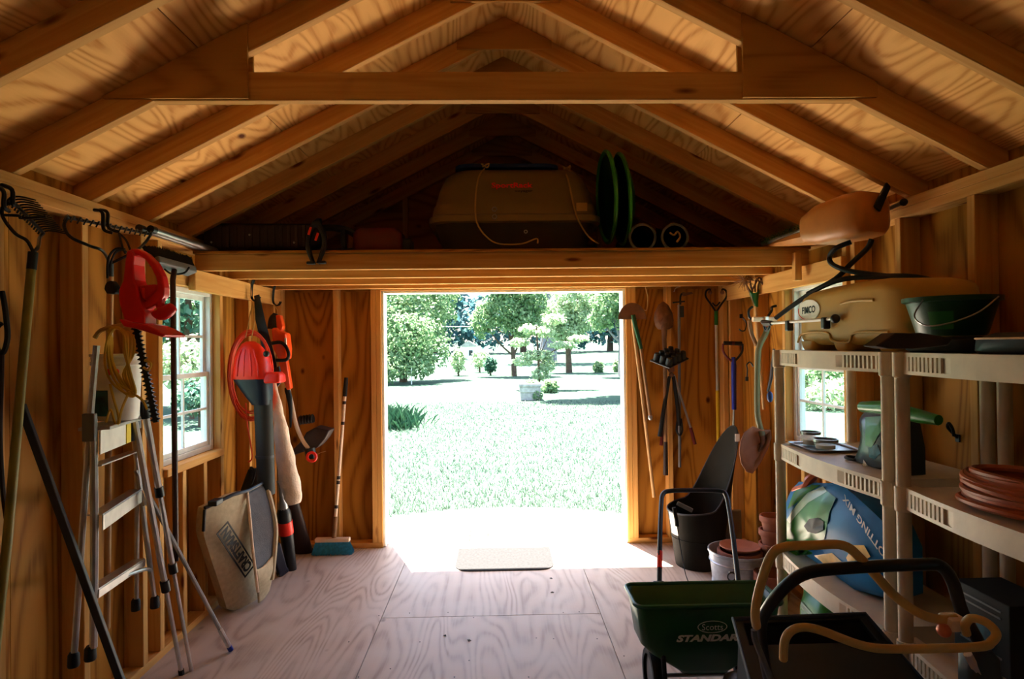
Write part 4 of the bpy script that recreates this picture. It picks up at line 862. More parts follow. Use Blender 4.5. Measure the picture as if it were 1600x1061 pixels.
# pointed shovel, blade up
def z3(pts): return [(1000 + x / 6.63, 440 + y / 6.63) for x, y in pts]
t = thing('garden_shovel', 'rusty pointed shovel hung blade up on the right wall section', 'shovel', at(1040, 742, WY))
ol = z3([(240, 205), (190, 240), (150, 325), (145, 390), (158, 455), (185, 492), (240, 498), (300, 494), (340, 470), (347, 400), (335, 325), (290, 240)])
cen = at(1037, 496, WY - .075); rows = [[cen] * len(ol), [cen.lerp(at(x, y, WY - .05), .6) + V((0, -.006, 0)) for x, y in ol], [at(x, y, WY - .03) for x, y in ol]]
MB().grid(rows, True).build('blade', 'rusty_steel', t, smooth=True, solid=.003)
MB().tube(poly([(1038, 505), (1038, 530), (1039, 560)], WY - .05), [.026, .018, .016], 10).build('socket', 'rusty_steel', t, smooth=True)
MB().tube(poly([(1039, 555), (1040, 690)], WY - .045), .0155, 10).build('handle', 'old_wood', t, smooth=True)
MB().tube(poly([(1040, 690), (1040, 742)], WY - .045), [.016, .019], 10).build('grip', 'dark_brown', t, smooth=True)
# weeding tool with an L-shaped head
t = thing('weeding_tool', 'thin grey pole tool with an L-shaped head next to the shovel', 'weeder', at(1061, 730, WY))
MB().tube(poly([(1061, 476), (1062, 730)], WY - .02), .011, 10).build('pole', 'mid_grey', t, smooth=True)
MB().tube(catmull(poly([(1063, 476), (1063, 464), (1066, 459), (1072, 459)], WY - .02), 4), .008, 8).build('head_stem', 'black_metal', t, smooth=True)
MB().prism(poly([(1066, 458), (1081, 456), (1083, 459), (1068, 463)], WY - .03), (0, .02, 0)).build('head_blade', 'rusty_steel', t)
MB().beam(at(1051, 473, WY - .02), at(1070, 471, WY - .02), .012, .012).build('foot_bar', 'black_metal', t, bevel=.002)
MB().box(at(1065, 487, WY - .03), (.03, .03, .085)).build('spring_box', 'black_plastic', t, bevel=.004)
MB().tube(catmull(poly([(1053, 456), (1056, 450), (1063, 448)], WY - .01), 4), .003, 5).build('hanging_wire', 'aluminium', t)
# seed tray of upturned cups
c = at(1046, 562, 4.40); t = thing('seed_tray', 'black plastic seedling tray of upturned cups hung over the loppers', 'seed tray', c)
M = Matrix.Rotation(math.radians(24), 3, 'X') @ Matrix.Rotation(math.radians(40), 3, 'Z')
MB().box(c, (.24, .17, .010), M).build('tray_rim', 'black_plastic', t, bevel=.003)
for i in range(4):
    for j in range(3):
        q = c + M @ V(((i - 1.5) * .056, (j - 1) * .053, 0)); MB().lathe([(.026, .004), (.024, .03), (.019, .058), (.012, .062)], 10, q, M).build('cup', 'black_plastic', t, smooth=True)
# loppers
t = thing('loppers', 'loppers with dark handles and red grips below the seedling tray', 'loppers', at(1055, 705, WY))
LYY = WY - .05
MB().tube(poly([(1046, 588), (1038, 635), (1031, 682)], LYY), [.012, .016, .018], 8).build('handle', 'black_plastic', t, smooth=True)
MB().tube(poly([(1052, 588), (1059, 635), (1061, 665)], LYY), [.012, .016, .016], 8).build('handle', 'black_plastic', t, smooth=True)
MB().tube(catmull(poly([(1059, 654), (1057, 672), (1062, 680), (1066, 672), (1064, 654)], LYY), 4), .008, 8).build('loop_grip', 'black_plastic', t, smooth=True)
MB().tube(poly([(1053, 586), (1079, 668)], LYY + .02), .008, 8).build('steel_arm', 'steel', t, smooth=True)
MB().tube(poly([(1079, 668), (1086, 694)], LYY + .02), .013, 8).build('red_grip', 'dark_red', t, smooth=True)
MB().tube(poly([(1044, 590), (1036, 668)], LYY + .02), .008, 8).build('steel_arm', 'steel', t, smooth=True)
MB().tube(poly([(1036, 668), (1033, 696)], LYY + .02), .013, 8).build('red_grip', 'dark_red', t, smooth=True)
MB().ball(at(1049, 586, LYY), .02, (1, .7, 1), 10, 6).build('pivot', 'rusty_steel', t, smooth=True)
MB().prism(poly([(1047, 584), (1040, 572), (1043, 560), (1053, 566), (1054, 580)], LYY + .01), (0, .008, 0)).build('cutting_head', 'rusty_steel', t)
# U-shaped cultivator on a pole
t = thing('u_shaped_cultivator', 'U-headed cultivator on a grey and yellow pole in the right corner', 'cultivator', at(1122, 740, WY))
for s in (-1, 1):
    MB().tube(catmull(poly([(1119, 488), (1119 + s * 7, 477), (1119 + s * 16, 464), (1119 + s * 15.5, 455), (1119 + s * 10, 452), (1119 + s * 9, 458)], WY - .04), 5), .0075, 8).build('prong', 'black_metal', t, smooth=True)
    MB().ball(at(1119 + s * 9.5, 457, WY - .04), .016, n=8, m=6).build('prong_tip', 'rusty_steel', t)
MB().tube(catmull(poly([(1113, 473), (1119, 478), (1125, 472)], WY - .04), 4), .006, 6).build('center_prong', 'black_metal', t, smooth=True)
MB().tube(poly([(1119, 486), (1119, 508)], WY - .04), .0145, 10).build('ferrule', 'green_metal', t, smooth=True)
MB().tube(poly([(1119, 506), (1121, 612)], WY - .04), .0115, 10).build('grey_pole', 'aluminium', t, smooth=True)
MB().tube(poly([(1121, 610), (1123, 740)], WY - .04), .0125, 10).build('yellow_handle', 'yellow_pole', t, smooth=True)
# blue D-handled tool
DY = 4.32; t = thing('d_handled_tool', 'blue-shafted tool with dark D-shaped grip standing behind the dark bin', 'shovel', at(1147, 690, DY))
MB().tube(poly([(1131, 536), (1159, 537)], DY), .014, 10).build('grip', 'black_rubber', t, smooth=True); MB().tube(poly([(1143, 536.4), (1147, 536.6)], DY), .0148, 10).build('red_band', 'dark_red', t, smooth=True)
for s in (-1, 1): MB().tube(catmull(poly([(1145 + s * 15, 537), (1145 + s * 15, 548), (1145 + s * 9, 558), (1146, 566)], DY), 4), .008, 8).build('grip_arm', 'dark_red' if s < 0 else 'dark_navy', t, smooth=True)
MB().tube(poly([(1146, 558), (1146.5, 572), (1147, 640)], DY), [.014, .019, .0165], 12).build('shaft', 'blue_handle', t, smooth=True)
MB().tube([at(1147, 640, DY), V((1.60, DY, 0.30))], .0075, 8).build('steel_rod', 'aluminium', t, smooth=True)
MB().box((1.60, DY, .16), (.16, .02, .30)).build('blade', 'steel', t, bevel=.01)
# hooks on the right wall corner
def c_hook(label, pts, Y):
    t = thing('wall_hook', label, 'hook', at(*pts[0], Y)); MB().tube(catmull(poly(pts, Y), 5), .005, 6).build('hook_wire', 'black_metal', t, smooth=True); MB().box(at(*pts[0], Y), (.02, .012, .03)).build('base_plate', 'black_metal', t, bevel=.002)
c_hook('dark curled wall hook above the blue-shafted tool', [(1158, 494), (1163, 499), (1166, 506), (1164, 516), (1158, 517), (1155, 514)], 4.28)
c_hook('dark wall hook on the stud right of the blue shaft', [(1167, 592), (1168, 578), (1167, 570), (1172, 566), (1177, 573)], 4.05)
# cultivator with green hub, tines up
GY = 3.93; t = thing('hand_cultivator', 'tined cultivator with green hub hung head up on the right wall', 'cultivator', at(1190, 640, GY))
hub = at(1179, 462, GY)
MB().tube(poly([(1182, 480), (1180, 470), (1178, 458)], GY), [.012, .020, .032], 10).build('hub', 'green_metal', t, smooth=True)
rnd = random.Random(6)
for x0, x1, y1 in ((1172, 1163, 437), (1176, 1172, 434), (1180, 1182, 436), (1184, 1188, 440), (1174, 1186, 434)):
    MB().tube(catmull([at(x0, 456, GY), at((x0 + x1) / 2 - 1, 446, GY - .02), at(x1, y1, GY - .03), at(x1 + 4, y1 + 4, GY - .06)], 4), .006, 6).build('tine', 'rusty_steel', t, smooth=True)
for s in (-1, 1): MB().tube(poly([(1179, 464), (1179 + s * 9, 452)], GY), [.012, .006], 8).build('green_arm', 'green_metal', t, smooth=True)
MB().tube(poly([(1181, 476), (1186, 540), (1194, 640)], GY), .012, 10).build('handle', 'handle_wood', t, smooth=True)
t = thing('dried_flower_head', 'spiky dried flower head beside the green-hubbed cultivator', 'dried flower', at(1163, 438, GY)); c = at(1163, 438, GY - .04); mb = MB()
for _ in range(70):
    d = V((rnd.gauss(0, 1), rnd.gauss(0, .8), rnd.gauss(0, 1))).normalized(); mb.tube([c, c + d * rnd.uniform(.04, .085)], [.002, .0012], 4)
mb.build('spikes', 'old_wood', t, kind='stuff'); MB().ball(c, .016, n=8, m=6).build('core', 'old_wood', t); MB().tube([c, at(1180, 480, GY)], .003, 5).build('stem', 'old_wood', t)
# rusty scoop shovel hanging with bent handle
RY = 3.72; t = thing('scoop_shovel', 'rusty scoop shovel with a bent grey-green handle hung on the right wall', 'shovel', at(1180, 740, RY))
MB().tube(catmull(poly([(1199, 512), (1196, 522), (1187, 540), (1184, 560), (1183, 620), (1184, 650), (1188, 668), (1191, 680)], RY), 5), .0175, 12).build('handle', 'pale_olive_tube', t, smooth=True)
MB().tube(catmull(poly([(1171, 500), (1174, 520), (1182, 540)], RY + .04), 5), .012, 10).build('bent_arm', 'old_wood', t, smooth=True)
MB().tube(poly([(1176, 499), (1213, 499)], RY), [.016, .015], 12).build('cross_grip', 'cream_cloth', t, smooth=True)
MB().box(at(1197, 502, RY - .012), (.024, .03, .06)).build('bracket', 'aluminium', t, bevel=.004)
ol = [(1157, 690), (1163, 676), (1176, 666), (1190, 672), (1204, 672), (1205, 684), (1199, 702), (1188, 724), (1176, 740), (1166, 737), (1158, 724), (1155, 706)]
cen = at(1184, 694, RY + .05); MB().grid([[cen] * 12, [cen.lerp(at(x, y, RY + .015), .6) for x, y in ol], [at(x, y, RY - .02) for x, y in ol]], True).build('scoop', 'rusty_tan', t, smooth=True, solid=.004)
MB().tube(poly([(1190, 672), (1192, 690), (1186, 706)], RY + .02), [.018, .014, .004], 10).build('socket', 'rusty_steel', t, smooth=True)
for pts in ([(1178, 500), (1171, 496), (1170, 485), (1176, 479)], [(1200, 494), (1206, 485), (1206, 480), (1213, 478)]): MB().tube(catmull(poly(pts, RY + .03), 5), .008, 8).build('hook_end', 'black_metal', t, smooth=True)
t = thing('dark_strap', 'dark strap with a blue end hanging by the shelf post', 'strap', at(1203, 640, 3.45))
MB().tube(poly([(1209, 545), (1205, 590), (1200, 612)], 3.45), [.012, .018, .014], 8, flat=.4).build('strap', 'dark_brown', t, smooth=True); MB().ball(at(1203, 620, 3.45), .022, (.8, .8, 1.5), 10, 6).build('blue_end', 'blue_foam', t, smooth=True)

# ================================================================== FLOOR, RIGHT OF THE DOOR
# dark bin with a swooping high back
BX, BYY = 1.30, 4.12; t = thing('dark_bin', 'dark plastic bin with a tall swooping scoop back', 'bin', (BX, BYY, 0)); c = V((BX, BYY, 0))
na = 48; A0 = math.radians(8)
def bin_ring(f, inner=0.0):
    out = []
    for j in range(na):
        a = 2 * PI * j / na; h = .40 + .50 * max(0.0, math.cos(a - A0)) ** 1.9 + .03 * math.cos(a - A0); z = h * f
        out.append(c + V((math.cos(a), math.sin(a), 0)) * (.150 + .135 * z - inner) + V((0, 0, max(z, .001))))
    return out
rows = [bin_ring(f) for f in (0, .03, .25, .5, .7, .85, .95, 1.0)] + [bin_ring(f, .007) for f in (1.0, .9, .7, .4, .06)]
mb = MB().grid(rows, True); mb.f += [tuple(range(na)), tuple(range(len(mb.v) - na, len(mb.v)))]
body = mb.build('bin_body', 'dark_olive_plastic', t, smooth=True)
MB().tube(bin_ring(1.0), .006, 6, closed=True).build('bin_rim', 'dark_grey', t, smooth=True)
MB().lathe([(.175, .19), (.180, .195), (.1765, .20)], 40, c, close=False).build('molded_line', 'dark_olive_plastic', t, smooth=True)
MB().box(at(1152, 684, 3.97), (.03, .004, .05)).build('paper_tag', 'print_white', t)
rows = [[c + V((math.cos(a) * r, math.sin(a) * r, z)) for a in [PI * 1.02 + .055 * j for j in range(9)]] for r, z in ((.182, .22), (.2015, .365))]; MB().grid(rows).build('sticker', 'print_white', body, smooth=True)
# galvanized tub and clay pots
def pot(mb, c, r, h): return mb.lathe([(r * .62, 0), (r * .9, h * .74), (r, h * .74), (r * 1.03, h * .78), (r * 1.03, h * .98), (r, h), (r * .9, h), (r * .86, h * .7), (r * .58, .012), (.001, .012)], 22, c, close=False)
TX, TY = 1.395, 3.66; t = thing('galvanized_tub', 'galvanized metal tub with ring handles on the floor by the shelf', 'tub', (TX, TY, 0)); c = V((TX, TY, 0))
MB().lathe([(.001, .004), (.135, .004), (.14, 0), (.145, .004), (.172, .235), (.178, .24), (.178, .252), (.170, .252), (.165, .235), (.135, .014)], 30, c, close=False).build('tub_body', 'galvanized', t, smooth=True)
for z in (.06, .19): MB().lathe([(.1455 + z * .12, z - .006), (.150 + z * .12, z), (.1455 + z * .12, z + .006)], 30, c, close=False).build('tub_band', 'galvanized', t, smooth=True)
q = c + V((-.10, -.148, .17)); MB().tube(circle(q + V((-.004, -.012, -.02)), .024, 14), .004, 6, closed=True).build('ring_handle', 'black_metal', t, smooth=True); MB().box(q, (.03, .012, .016)).build('handle_lug', 'steel', t, bevel=.003)
q = c + V((.005, -.01, .018)); tag(pot(MB(), q, .128, .235).build('clay_pot', 'terracotta_dark', None, smooth=True), 'wide clay pot sitting inside the galvanized tub', 'pot')
sa = MB().lathe([(.001, .0), (.085, .0), (.115, .022), (.118, .022), (.118, .028), (.108, .028), (.08, .006), (.001, .006)], 26, q + V((0, 0, .236)), close=False); tag(sa.build('clay_saucer', 'terracotta', None, smooth=True), 'clay saucer laid on the pot inside the galvanized tub', 'saucer')
q = V((1.50, 3.42, 0)); tag(pot(MB(), q, .105, .20).build('clay_pot', 'terracotta_dark', None, smooth=True), 'single clay pot on the floor between tub and shelf post', 'pot')
labs = ('clay pot at the bottom of the stack beside the shelf', 'clay pot second from the bottom of the stack', 'clay pot in the middle of the stack', 'clay pot second from the top of the stack', 'clay pot on top of the stack beside the shelf')
for j in range(5):
    q = V((1.575 + .004 * j, 3.62, .002 + .082 * j)); tag(pot(MB(), q, .074 + .002 * (j % 2), .135).build('clay_pot', 'terracotta', None, smooth=True), labs[j], 'pot', 'stacked clay pots')

# ================================================================== SHELF UNITS
TIERS = (0.10, 0.505, 1.02, 1.468)
def shelf_unit(label, y0, y1, x0=1.285, x1=1.685):
    t = thing('shelf_unit', label, 'shelf', ((x0 + x1) / 2, (y0 + y1) / 2, 0)); pr = .026
    for x in (x0 + .02, x1 - .03):
        for y in (y0 + .022, y1 - .022):
            mb = MB(); prof = []
            z = 0.0
            for k, zt_ in enumerate(TIERS):
                prof += [(pr * .9, z), (pr * .9, zt_ - .085), (pr * 1.12, zt_ - .08), (pr * 1.12, zt_)]; z = zt_
            mb.lathe(prof, 16, (x, y, 0), None, True, 1.0, .82).build('post', 'cream_plastic', t, smooth=True)
    for zt_ in TIERS:
        nseg = 16; L = y1 - y0 - .09; ya = y0 + .045
        def outline(inset): 
            pts = []
            for j in range(nseg + 1):
                f = j / nseg; yy = ya + L * f; b = .032 * math.sin(PI * f); e = min(f, 1 - f) * L
                pts.append((x0 + .012 - b + (inset if .015 < e < .21 else 0), yy))
            return pts + [(x1, ya + L), (x1, ya)]
        sh = MB()
        for za, zb, ins in ((zt_ - .014, zt_, 0), (zt_ - .060, zt_ - .014, .009), (zt_ - .072, zt_ - .060, 0)): sh.prism([V((x, y, za)) for x, y in outline(ins)], (0, 0, zb - za))
        for x in (x0 + .03, x1 - .03):
            for y in (y0 + .022, y1 - .022): sh.box((x + .012, y, zt_ - .036), (.06, .05, .068))
        so = sh.build('shelf_board', 'cream_plastic', t)
        for side in (0, 1):
            for j in range(9):
                e = .022 + j * .0215; f = e / L if side == 0 else 1 - e / L; b = .032 * math.sin(PI * f)
                MB().box((x0 + .0165 - b, ya + L * f, zt_ - .037), (.0105, .0105, .047)).build('vent_rib', 'cream_plastic', so)
    return t
shelf_unit('cream plastic shelf unit beside the right window, under the tank', 2.06, 2.92)
shelf_unit('cream plastic shelf unit nearest the camera, holding the rusty cord coil', 1.16, 2.03)
TOP = TIERS[3] + .001

# --- sprayer tank
tk = thing('sprayer_tank', 'tan FIMCO sprayer tank on top of the shelf unit', 'sprayer tank', (1.50, 2.44, TOP)); c = V((1.505, 2.44, TOP))
rows = []
for y, hx, z0, z1 in ((-.385, .08, .10, .19), (-.375, .115, .06, .22), (-.34, .145, .03, .250), (-.25, .155, .022, .268), (-.05, .158, .022, .272), (.10, .158, .022, .270), (.27, .155, .022, .262), (.345, .145, .025, .248), (.375, .12, .05, .225), (.385, .085, .09, .19)):
    rows.append([c + V((a, y, (z0 + z1) / 2 + b)) for a, b in rrect(hx, (z1 - z0) / 2, .045)])
mb = MB().grid(rows, True); n = len(rows[0]); mb.f += [tuple(range(n)), tuple(range(len(mb.v) - n, len(mb.v)))]
body = mb.build('tank_body', 'tank_plastic', tk, smooth=True)
for y in (-.27, .02, .29): stack(MB(), c + V((0, y, 0)), [(0, .145, .05), (.01, .15, .055), (.04, .152, .07)], .03).build('foot_rib', 'tank_plastic', tk, smooth=True)
MB().tube(catmull([c + V((-.155, .36, .035)), c + V((-.160, .30, .075)), c + V((-.160, .10, .075)), c + V((-.160, .06, .04)), c + V((-.160, -.06, .035)), c + V((-.160, -.10, .07)), c + V((-.157, -.30, .07))], 4), .005, 8).build('molded_ridge', 'tank_plastic', tk, smooth=True)
MB().tube(catmull([c + V((-.156, .0, .19)), c + V((-.162, -.10, .195)), c + V((-.158, -.22, .19))], 4), .006, 8).build('molded_ridge', 'tank_plastic', tk, smooth=True)
lc = V((c.x - .157, c.y + .25, c.z + .178))
lg = MB().prism([lc + V((0, -.095 * math.cos(a), .047 * math.sin(a))) for a in [2 * PI * j / 32 for j in range(32)]], (-.004, 0, 0)).build('logo_plate', 'print_white', body)
MB().tube([lc + V((-.0045, -.088 * math.cos(a), .042 * math.sin(a))) for a in [PI * .9 + PI * .7 * j / 16 for j in range(17)]], .0018, 5).build('logo_arc', 'print_red', lg)
text('FIMCO', 'lettering', 'print_black', lg, lc + V((-.0048, -.004, .002)), (0, -1, .03), (0, 0, 1), .115, .032, offset=.03)
sp = thing('spray_wand', 'white spray wand bar clamped along the front of the tan tank', 'wand', (1.31, 2.7, 1.55)); wx = 1.325
A, B = atX(1307, 498, wx), atX(1206, 505, wx); MB().tube([A, B], .007, 8).build('wand_tube', 'white_paint', sp, smooth=True)
for px, py in ((1290, 505), (1233, 509)): q = atX(px, py, wx); MB().box(q, (.03, .03, .05)).build('clamp', 'black_plastic', sp, bevel=.006)
q = atX(1305, 498, wx); MB().ball(q, .019, n=10, m=6).build('knob', 'black_plastic', sp, smooth=True)
q = B; MB().tube([q, q + V((0, .07, .002)), q + V((0, .11, .012))], [.012, .018, .010], 8).build('nozzle', 'dark_brown', sp, smooth=True)
MB().tube(catmull([q + V((0, .02, -.005)), q + V((.0, .04, -.03)), q + V((0, .07, -.035)), q + V((0, .09, -.01))], 4), .006, 6).build('trigger', 'black_plastic', sp, smooth=True)
hs = thing('spray_hose', 'thick black hose looping over the tan tank', 'hose', (1.5, 2.4, TOP + .29))
for pts in ([(1484, 447, 2.16), (1440, 437, 2.28), (1390, 432, 2.42), (1330, 424, 2.58), (1302, 414, 2.66), (1296, 402, 2.70), (1306, 388, 2.66), (1330, 378, 2.62)], [(1362, 374, 2.56), (1355, 388, 2.58), (1330, 412, 2.62), (1305, 436, 2.66), (1270, 456, 2.78), (1235, 480, 2.90), (1212, 497, 2.98)], [(1484, 446, 2.15), (1430, 433, 2.3), (1370, 432, 2.46), (1310, 438, 2.6), (1262, 459, 2.74)]):
    MB().tube(catmull([at(*q) for q in pts], 5), .011, 8).build('hose_loop', 'black_rubber', hs, smooth=True)
# --- green tub and dark pads
c = V((1.395, 1.90, TOP + .052)); t = thing('green_tub', 'dark green plastic tub with a wire handle on top of the shelves', 'tub', c)
MB().lathe([(.001, 0), (.088, 0), (.095, .008), (.122, .105), (.134, .108), (.134, .122), (.125, .122), (.118, .105), (.092, .012)], 28, c, close=False).build('tub_body', 'tub_green', t, smooth=True)
MB().tube(catmull([c + V((-.125, -.05, .112)), c + V((-.14, -.03, .06)), c + V((-.12, -.08, .03)), c + V((-.04, -.14, .06)), c + V((.05, -.126, .115))], 5), .0025, 6).build('wire_handle', 'steel', t)
rows = [[c + V((math.cos(a) * (r), math.sin(a) * (r), z)) for a in [PI * 1.12 + .1 * j for j in range(7)]] for r, z in ((.0995, .02), (.115, .075))]; MB().grid(rows).build('pale_label', 'green_metal', t, smooth=True)
def pad(label, c, secs, mat, rot=0.0, trim=None, r=.05):
    t = thing('seat_pad', label, 'pad', c, 'dark pads on the shelf top'); mb = stack(MB(), V((0, 0, 0)), secs, r); R = Matrix.Rotation(rot, 3, 'Z'); mb.v = [R @ v + V(c) for v in mb.v]; mb.build('pad_body', mat, t, smooth=True)
    if trim:
        z, ha, hb = trim; MB().tube([R @ V((a, b, z)) + V(c) for a, b in rrect(ha, hb, r)], .003, 6, closed=True).build('piping', 'cream_cloth', t, smooth=True)
pad('dark olive flat pad under the green tub', V((1.40, 1.88, TOP)), [(0, .085, .12), (.008, .095, .13), (.04, .095, .13), (.05, .08, .11)], 'dark_olive_plastic', .2, None)
pad('dark navy pad with pale piping near the shelf front', V((1.385, 1.60, TOP)), [(0, .085, .11), (.008, .09, .118), (.04, .088, .115), (.058, .06, .08)], 'dark_navy', .1, (.042, .089, .116), .06)
pad('dark brown folded pad behind the navy one', V((1.55, 1.62, TOP)), [(0, .07, .14), (.01, .075, .15), (.085, .07, .14), (.10, .05, .11)], 'dark_brown', -.1, None)
t = thing('leather_flap', 'dark pointed flap sticking out in front of the tan tank', 'flap', at(1420, 545, 1.98))
MB().prism(poly([(1369, 541), (1400, 520), (1440, 520), (1490, 528), (1482, 540), (1430, 545), (1390, 545)], 1.74), (0.0, .07, 0.0)).build('flap_sheet', 'dark_brown', t, bevel=.004)

# --- second tier: jars on a tray, seed bag, shears
z = TIERS[2] + .001; c = V((1.43, 2.74, z)); tag(stack(MB(), c, [(0, .10, .12), (.004, .105, .125), (.012, .112, .132), (.012, .107, .127), (.006, .10, .12)], .03, cap=False).grid([[c + V((x, y, .003)) for x in (-.1, .1)] for y in (-.12, .12)]).build('metal_tray', 'steel', None, smooth=True), 'shallow metal tray on the shelf by the window', 'tray')
for dx, dy, lab in ((-.03, .055, 'short glass jar on the metal tray, the one nearer the door'), (-.02, -.055, 'low clear dish on the metal tray, nearer the camera')):
    q = c + V((dx, dy, .0065)); t = thing('glass_jar', lab, 'jar', q); h = .062 if dy > 0 else .045; r = .042 if dy > 0 else .05
    MB().lathe([(.001, .001), (r * .95, .001), (r, .008), (r, h - .01), (r * .97, h)], 22, q, close=False).build('jar_wall', 'glass', t, smooth=True)
    MB().lathe([(r * .93, h - .012), (r * 1.04, h - .012), (r * 1.04, h), (r * .93, h)], 22, q, close=False).build('metal_rim', 'steel', t, smooth=True)
    MB().lathe([(.001, .003), (r * .8, .003), (r * .8, h * .4), (.001, h * .45)], 18, q, close=False).build('contents', 'print_white', t, smooth=True)
q = V((1.40, 2.42, z)); t = thing('garden_shears', 'dark shears with loop handle on the shelf before the foil bag', 'shears', q)
MB().tube(circle(q + V((0, .03, .008)), .028, 18, (0, 1.5, 0), (1, 0, 0)), .006, 6, closed=True).build('loop_handle', 'black_plastic', t, smooth=True); MB().box(q + V((.01, -.05, .006)), (.02, .09, .008)).build('shear_blade', 'black_metal', t, bevel=.002)
def pillow(mb, outline, X, bulge, back=.10, k=.6):
    """a filled bag: outline of (px, py) at plane X, bulging to -X, flat to +X"""
    P = [atX(x, y, X) for x, y in outline]; n = len(P); cen = sum(P, V((0, 0, 0))) / n
    r2 = [p.lerp(cen, 1 - k) + V((-bulge * .8, 0, 0)) for p in P]; r3 = [p.lerp(cen, .75) + V((-bulge, 0, 0)) for p in P]; b1 = [p.lerp(cen, .08) + V((back, 0, 0)) for p in P]
    mb.grid([[cen + V((back, 0, 0))] * n, b1, P, [p.lerp(cen, .15) + V((-bulge * .45, 0, 0)) for p in P], r2, r3, [cen + V((-bulge, 0, 0))] * n], True); return P, cen
from mathutils.bvhtree import BVHTree
def conform(mb, pts_px, d=.004):
    """skin a polygon (pixels seen from the camera side) onto a bag surface"""
    bv = BVHTree.FromPolygons([tuple(v) for v in mb.v], mb.f); q_ = pts_px; pts_px = [(a[0] + (b[0] - a[0]) * j / 4, a[1] + (b[1] - a[1]) * j / 4) for a, b in zip(q_, q_[1:] + q_[:1]) for j in range(4)]; n = len(pts_px); cx_, cy_ = sum(p[0] for p in pts_px) / n, sum(p[1] for p in pts_px) / n; rows = []
    for k in (1, .9, .8, .7, .6, .5, .4, .3, .2, .1, .02):
        row = []
        for x, y in pts_px:
            r = ray(cx_ + (x - cx_) * k, cy_ + (y - cy_) * k).normalized(); hit = bv.ray_cast(CAM, r)
            row.append((hit[0] if hit[0] else None, r))
        rows.append(row)
    ds = [(h - CAM).length for row in rows for h, r in row if h]; dm = sum(ds) / len(ds)
    return MB().grid([[(h if h else CAM + r * dm) - r * d for h, r in row] for row in rows], True)
t = thing('foil_bag', 'shiny green and dark foil seed bag with folded top on the shelf', 'bag', V((1.42, 2.3, z)))
mb = MB(); P, cen = pillow(mb, [(1337, 735), (1342, 712), (1348, 690), (1350, 660), (1347, 648), (1356, 640), (1395, 640), (1412, 660), (1420, 700), (1421, 757), (1385, 764), (1362, 752)], 1.42, .045, .07)
for i, q in enumerate(mb.v):
    if q.z < z + .002: mb.v[i].z = z + .002
bagf = mb.build('bag_body', 'bag_dark', t, smooth=True)
conform(mb, [(1352, 652), (1376, 650), (1380, 668), (1370, 684), (1362, 700), (1352, 696)]).build('green_panel', 'bag_green', bagf, smooth=True)
conform(mb, [(1349, 718), (1356, 728), (1378, 745), (1376, 752), (1360, 746), (1346, 734)]).build('white_corner', 'print_white', bagf, smooth=True)
conform(mb, [(1356, 700), (1370, 694), (1376, 708), (1366, 718), (1358, 714)]).build('teal_panel', 'teal_print', bagf, smooth=True)
A, B = atX(1350, 640, 1.42), atX(1420, 648, 1.42); MB().tube([A + V((0, .01, .01)), A.lerp(B, .5) + V((0, 0, .016)), B + V((.01, -.03, .0)), B + V((.02, -.12, -.005))], [.022, .028, .026, .018], 10).build('rolled_top', 'bag_green', t, smooth=True)
# --- rusty orange cord coil
c = V((1.42, 1.66, z)); t = thing('extension_cord', 'flat coil of rust-orange cord on the near shelf', 'cord', c); rnd = random.Random(3)
for j in range(15):
    ra, rb = .20 - rnd.uniform(0, .04), .125 - rnd.uniform(0, .03); dz = .0145 + j * .0062; cx, cy_ = rnd.uniform(-.008, .008), rnd.uniform(-.012, .012)
    MB().tube([c + V((cx + rb * math.cos(a), cy_ + ra * math.sin(a), dz + .004 * math.sin(2 * a + j))) for a in [2 * PI * i / 30 for i in range(30)]], .0085, 6, closed=True).build('cord_loop', 'rust_cord', t, smooth=True)
# --- third tier: potting mix bag
z = TIERS[1] + .001; t = thing('potting_mix_bag', 'large green and blue potting mix bag slumped on the third shelf', 'bag', V((1.42, 2.5, z)))
mb = MB(); XB = 1.41; P, cen = pillow(mb, [(1221, 862), (1216, 830), (1226, 795), (1236, 765), (1250, 752), (1285, 756), (1312, 755), (1335, 772), (1360, 795), (1384, 818), (1400, 860), (1402, 940), (1360, 940), (1310, 910), (1262, 885)], XB, .075, .12)
for i, q in enumerate(mb.v): mb.v[i] = q + V((math.sin(q.y * 55 + q.z * 31) * .005, 0, math.sin(q.y * 40) * .003)); 
for i, q in enumerate(mb.v):
    if q.z < z + .002: mb.v[i].z = z + .002
bag = mb.build('bag_body', 'bag_blue', t, smooth=True)
def patch(name, pts, mat, d=.0): conform(mb, pts, .006 + d * .6).build(name, mat, bag, smooth=True)
patch('green_panel', [(1226, 858), (1224, 825), (1236, 800), (1252, 778), (1290, 765), (1306, 778), (1296, 800), (1288, 842), (1268, 866), (1244, 868)], 'bag_green', .004)
patch('pale_stripe', [(1229, 812), (1244, 790), (1262, 770), (1286, 760), (1292, 768), (1262, 786), (1243, 806), (1234, 818)], 'bag_pale', .008)
patch('green_shoulder', [(1230, 796), (1240, 770), (1252, 757), (1282, 758), (1262, 770), (1244, 786)], 'bag_green', .003)
patch('dark_oval', [(1256, 822), (1264, 811), (1278, 809), (1287, 815), (1286, 828), (1274, 834), (1262, 831)], 'print_black', .014)
patch('flower_picture', [(1322, 872), (1332, 852), (1350, 852), (1360, 870), (1342, 880), (1326, 880)], 'bag_yellow', .004)
patch('gold_corner', [(1272, 868), (1300, 864), (1322, 884), (1300, 892)], 'bag_yellow', .004)
A, B = atX(1370, 848, XB - .078), atX(1336, 800, XB - .078); xd = (B - A).normalized(); nrm = V((-1, 0, 0)); yd = nrm.cross(xd)
tx = text('POTTING MIX', 'lettering', 'print_white', bag, (A + B) / 2, xd, yd, .32, .032, extrude=.004, offset=.02)
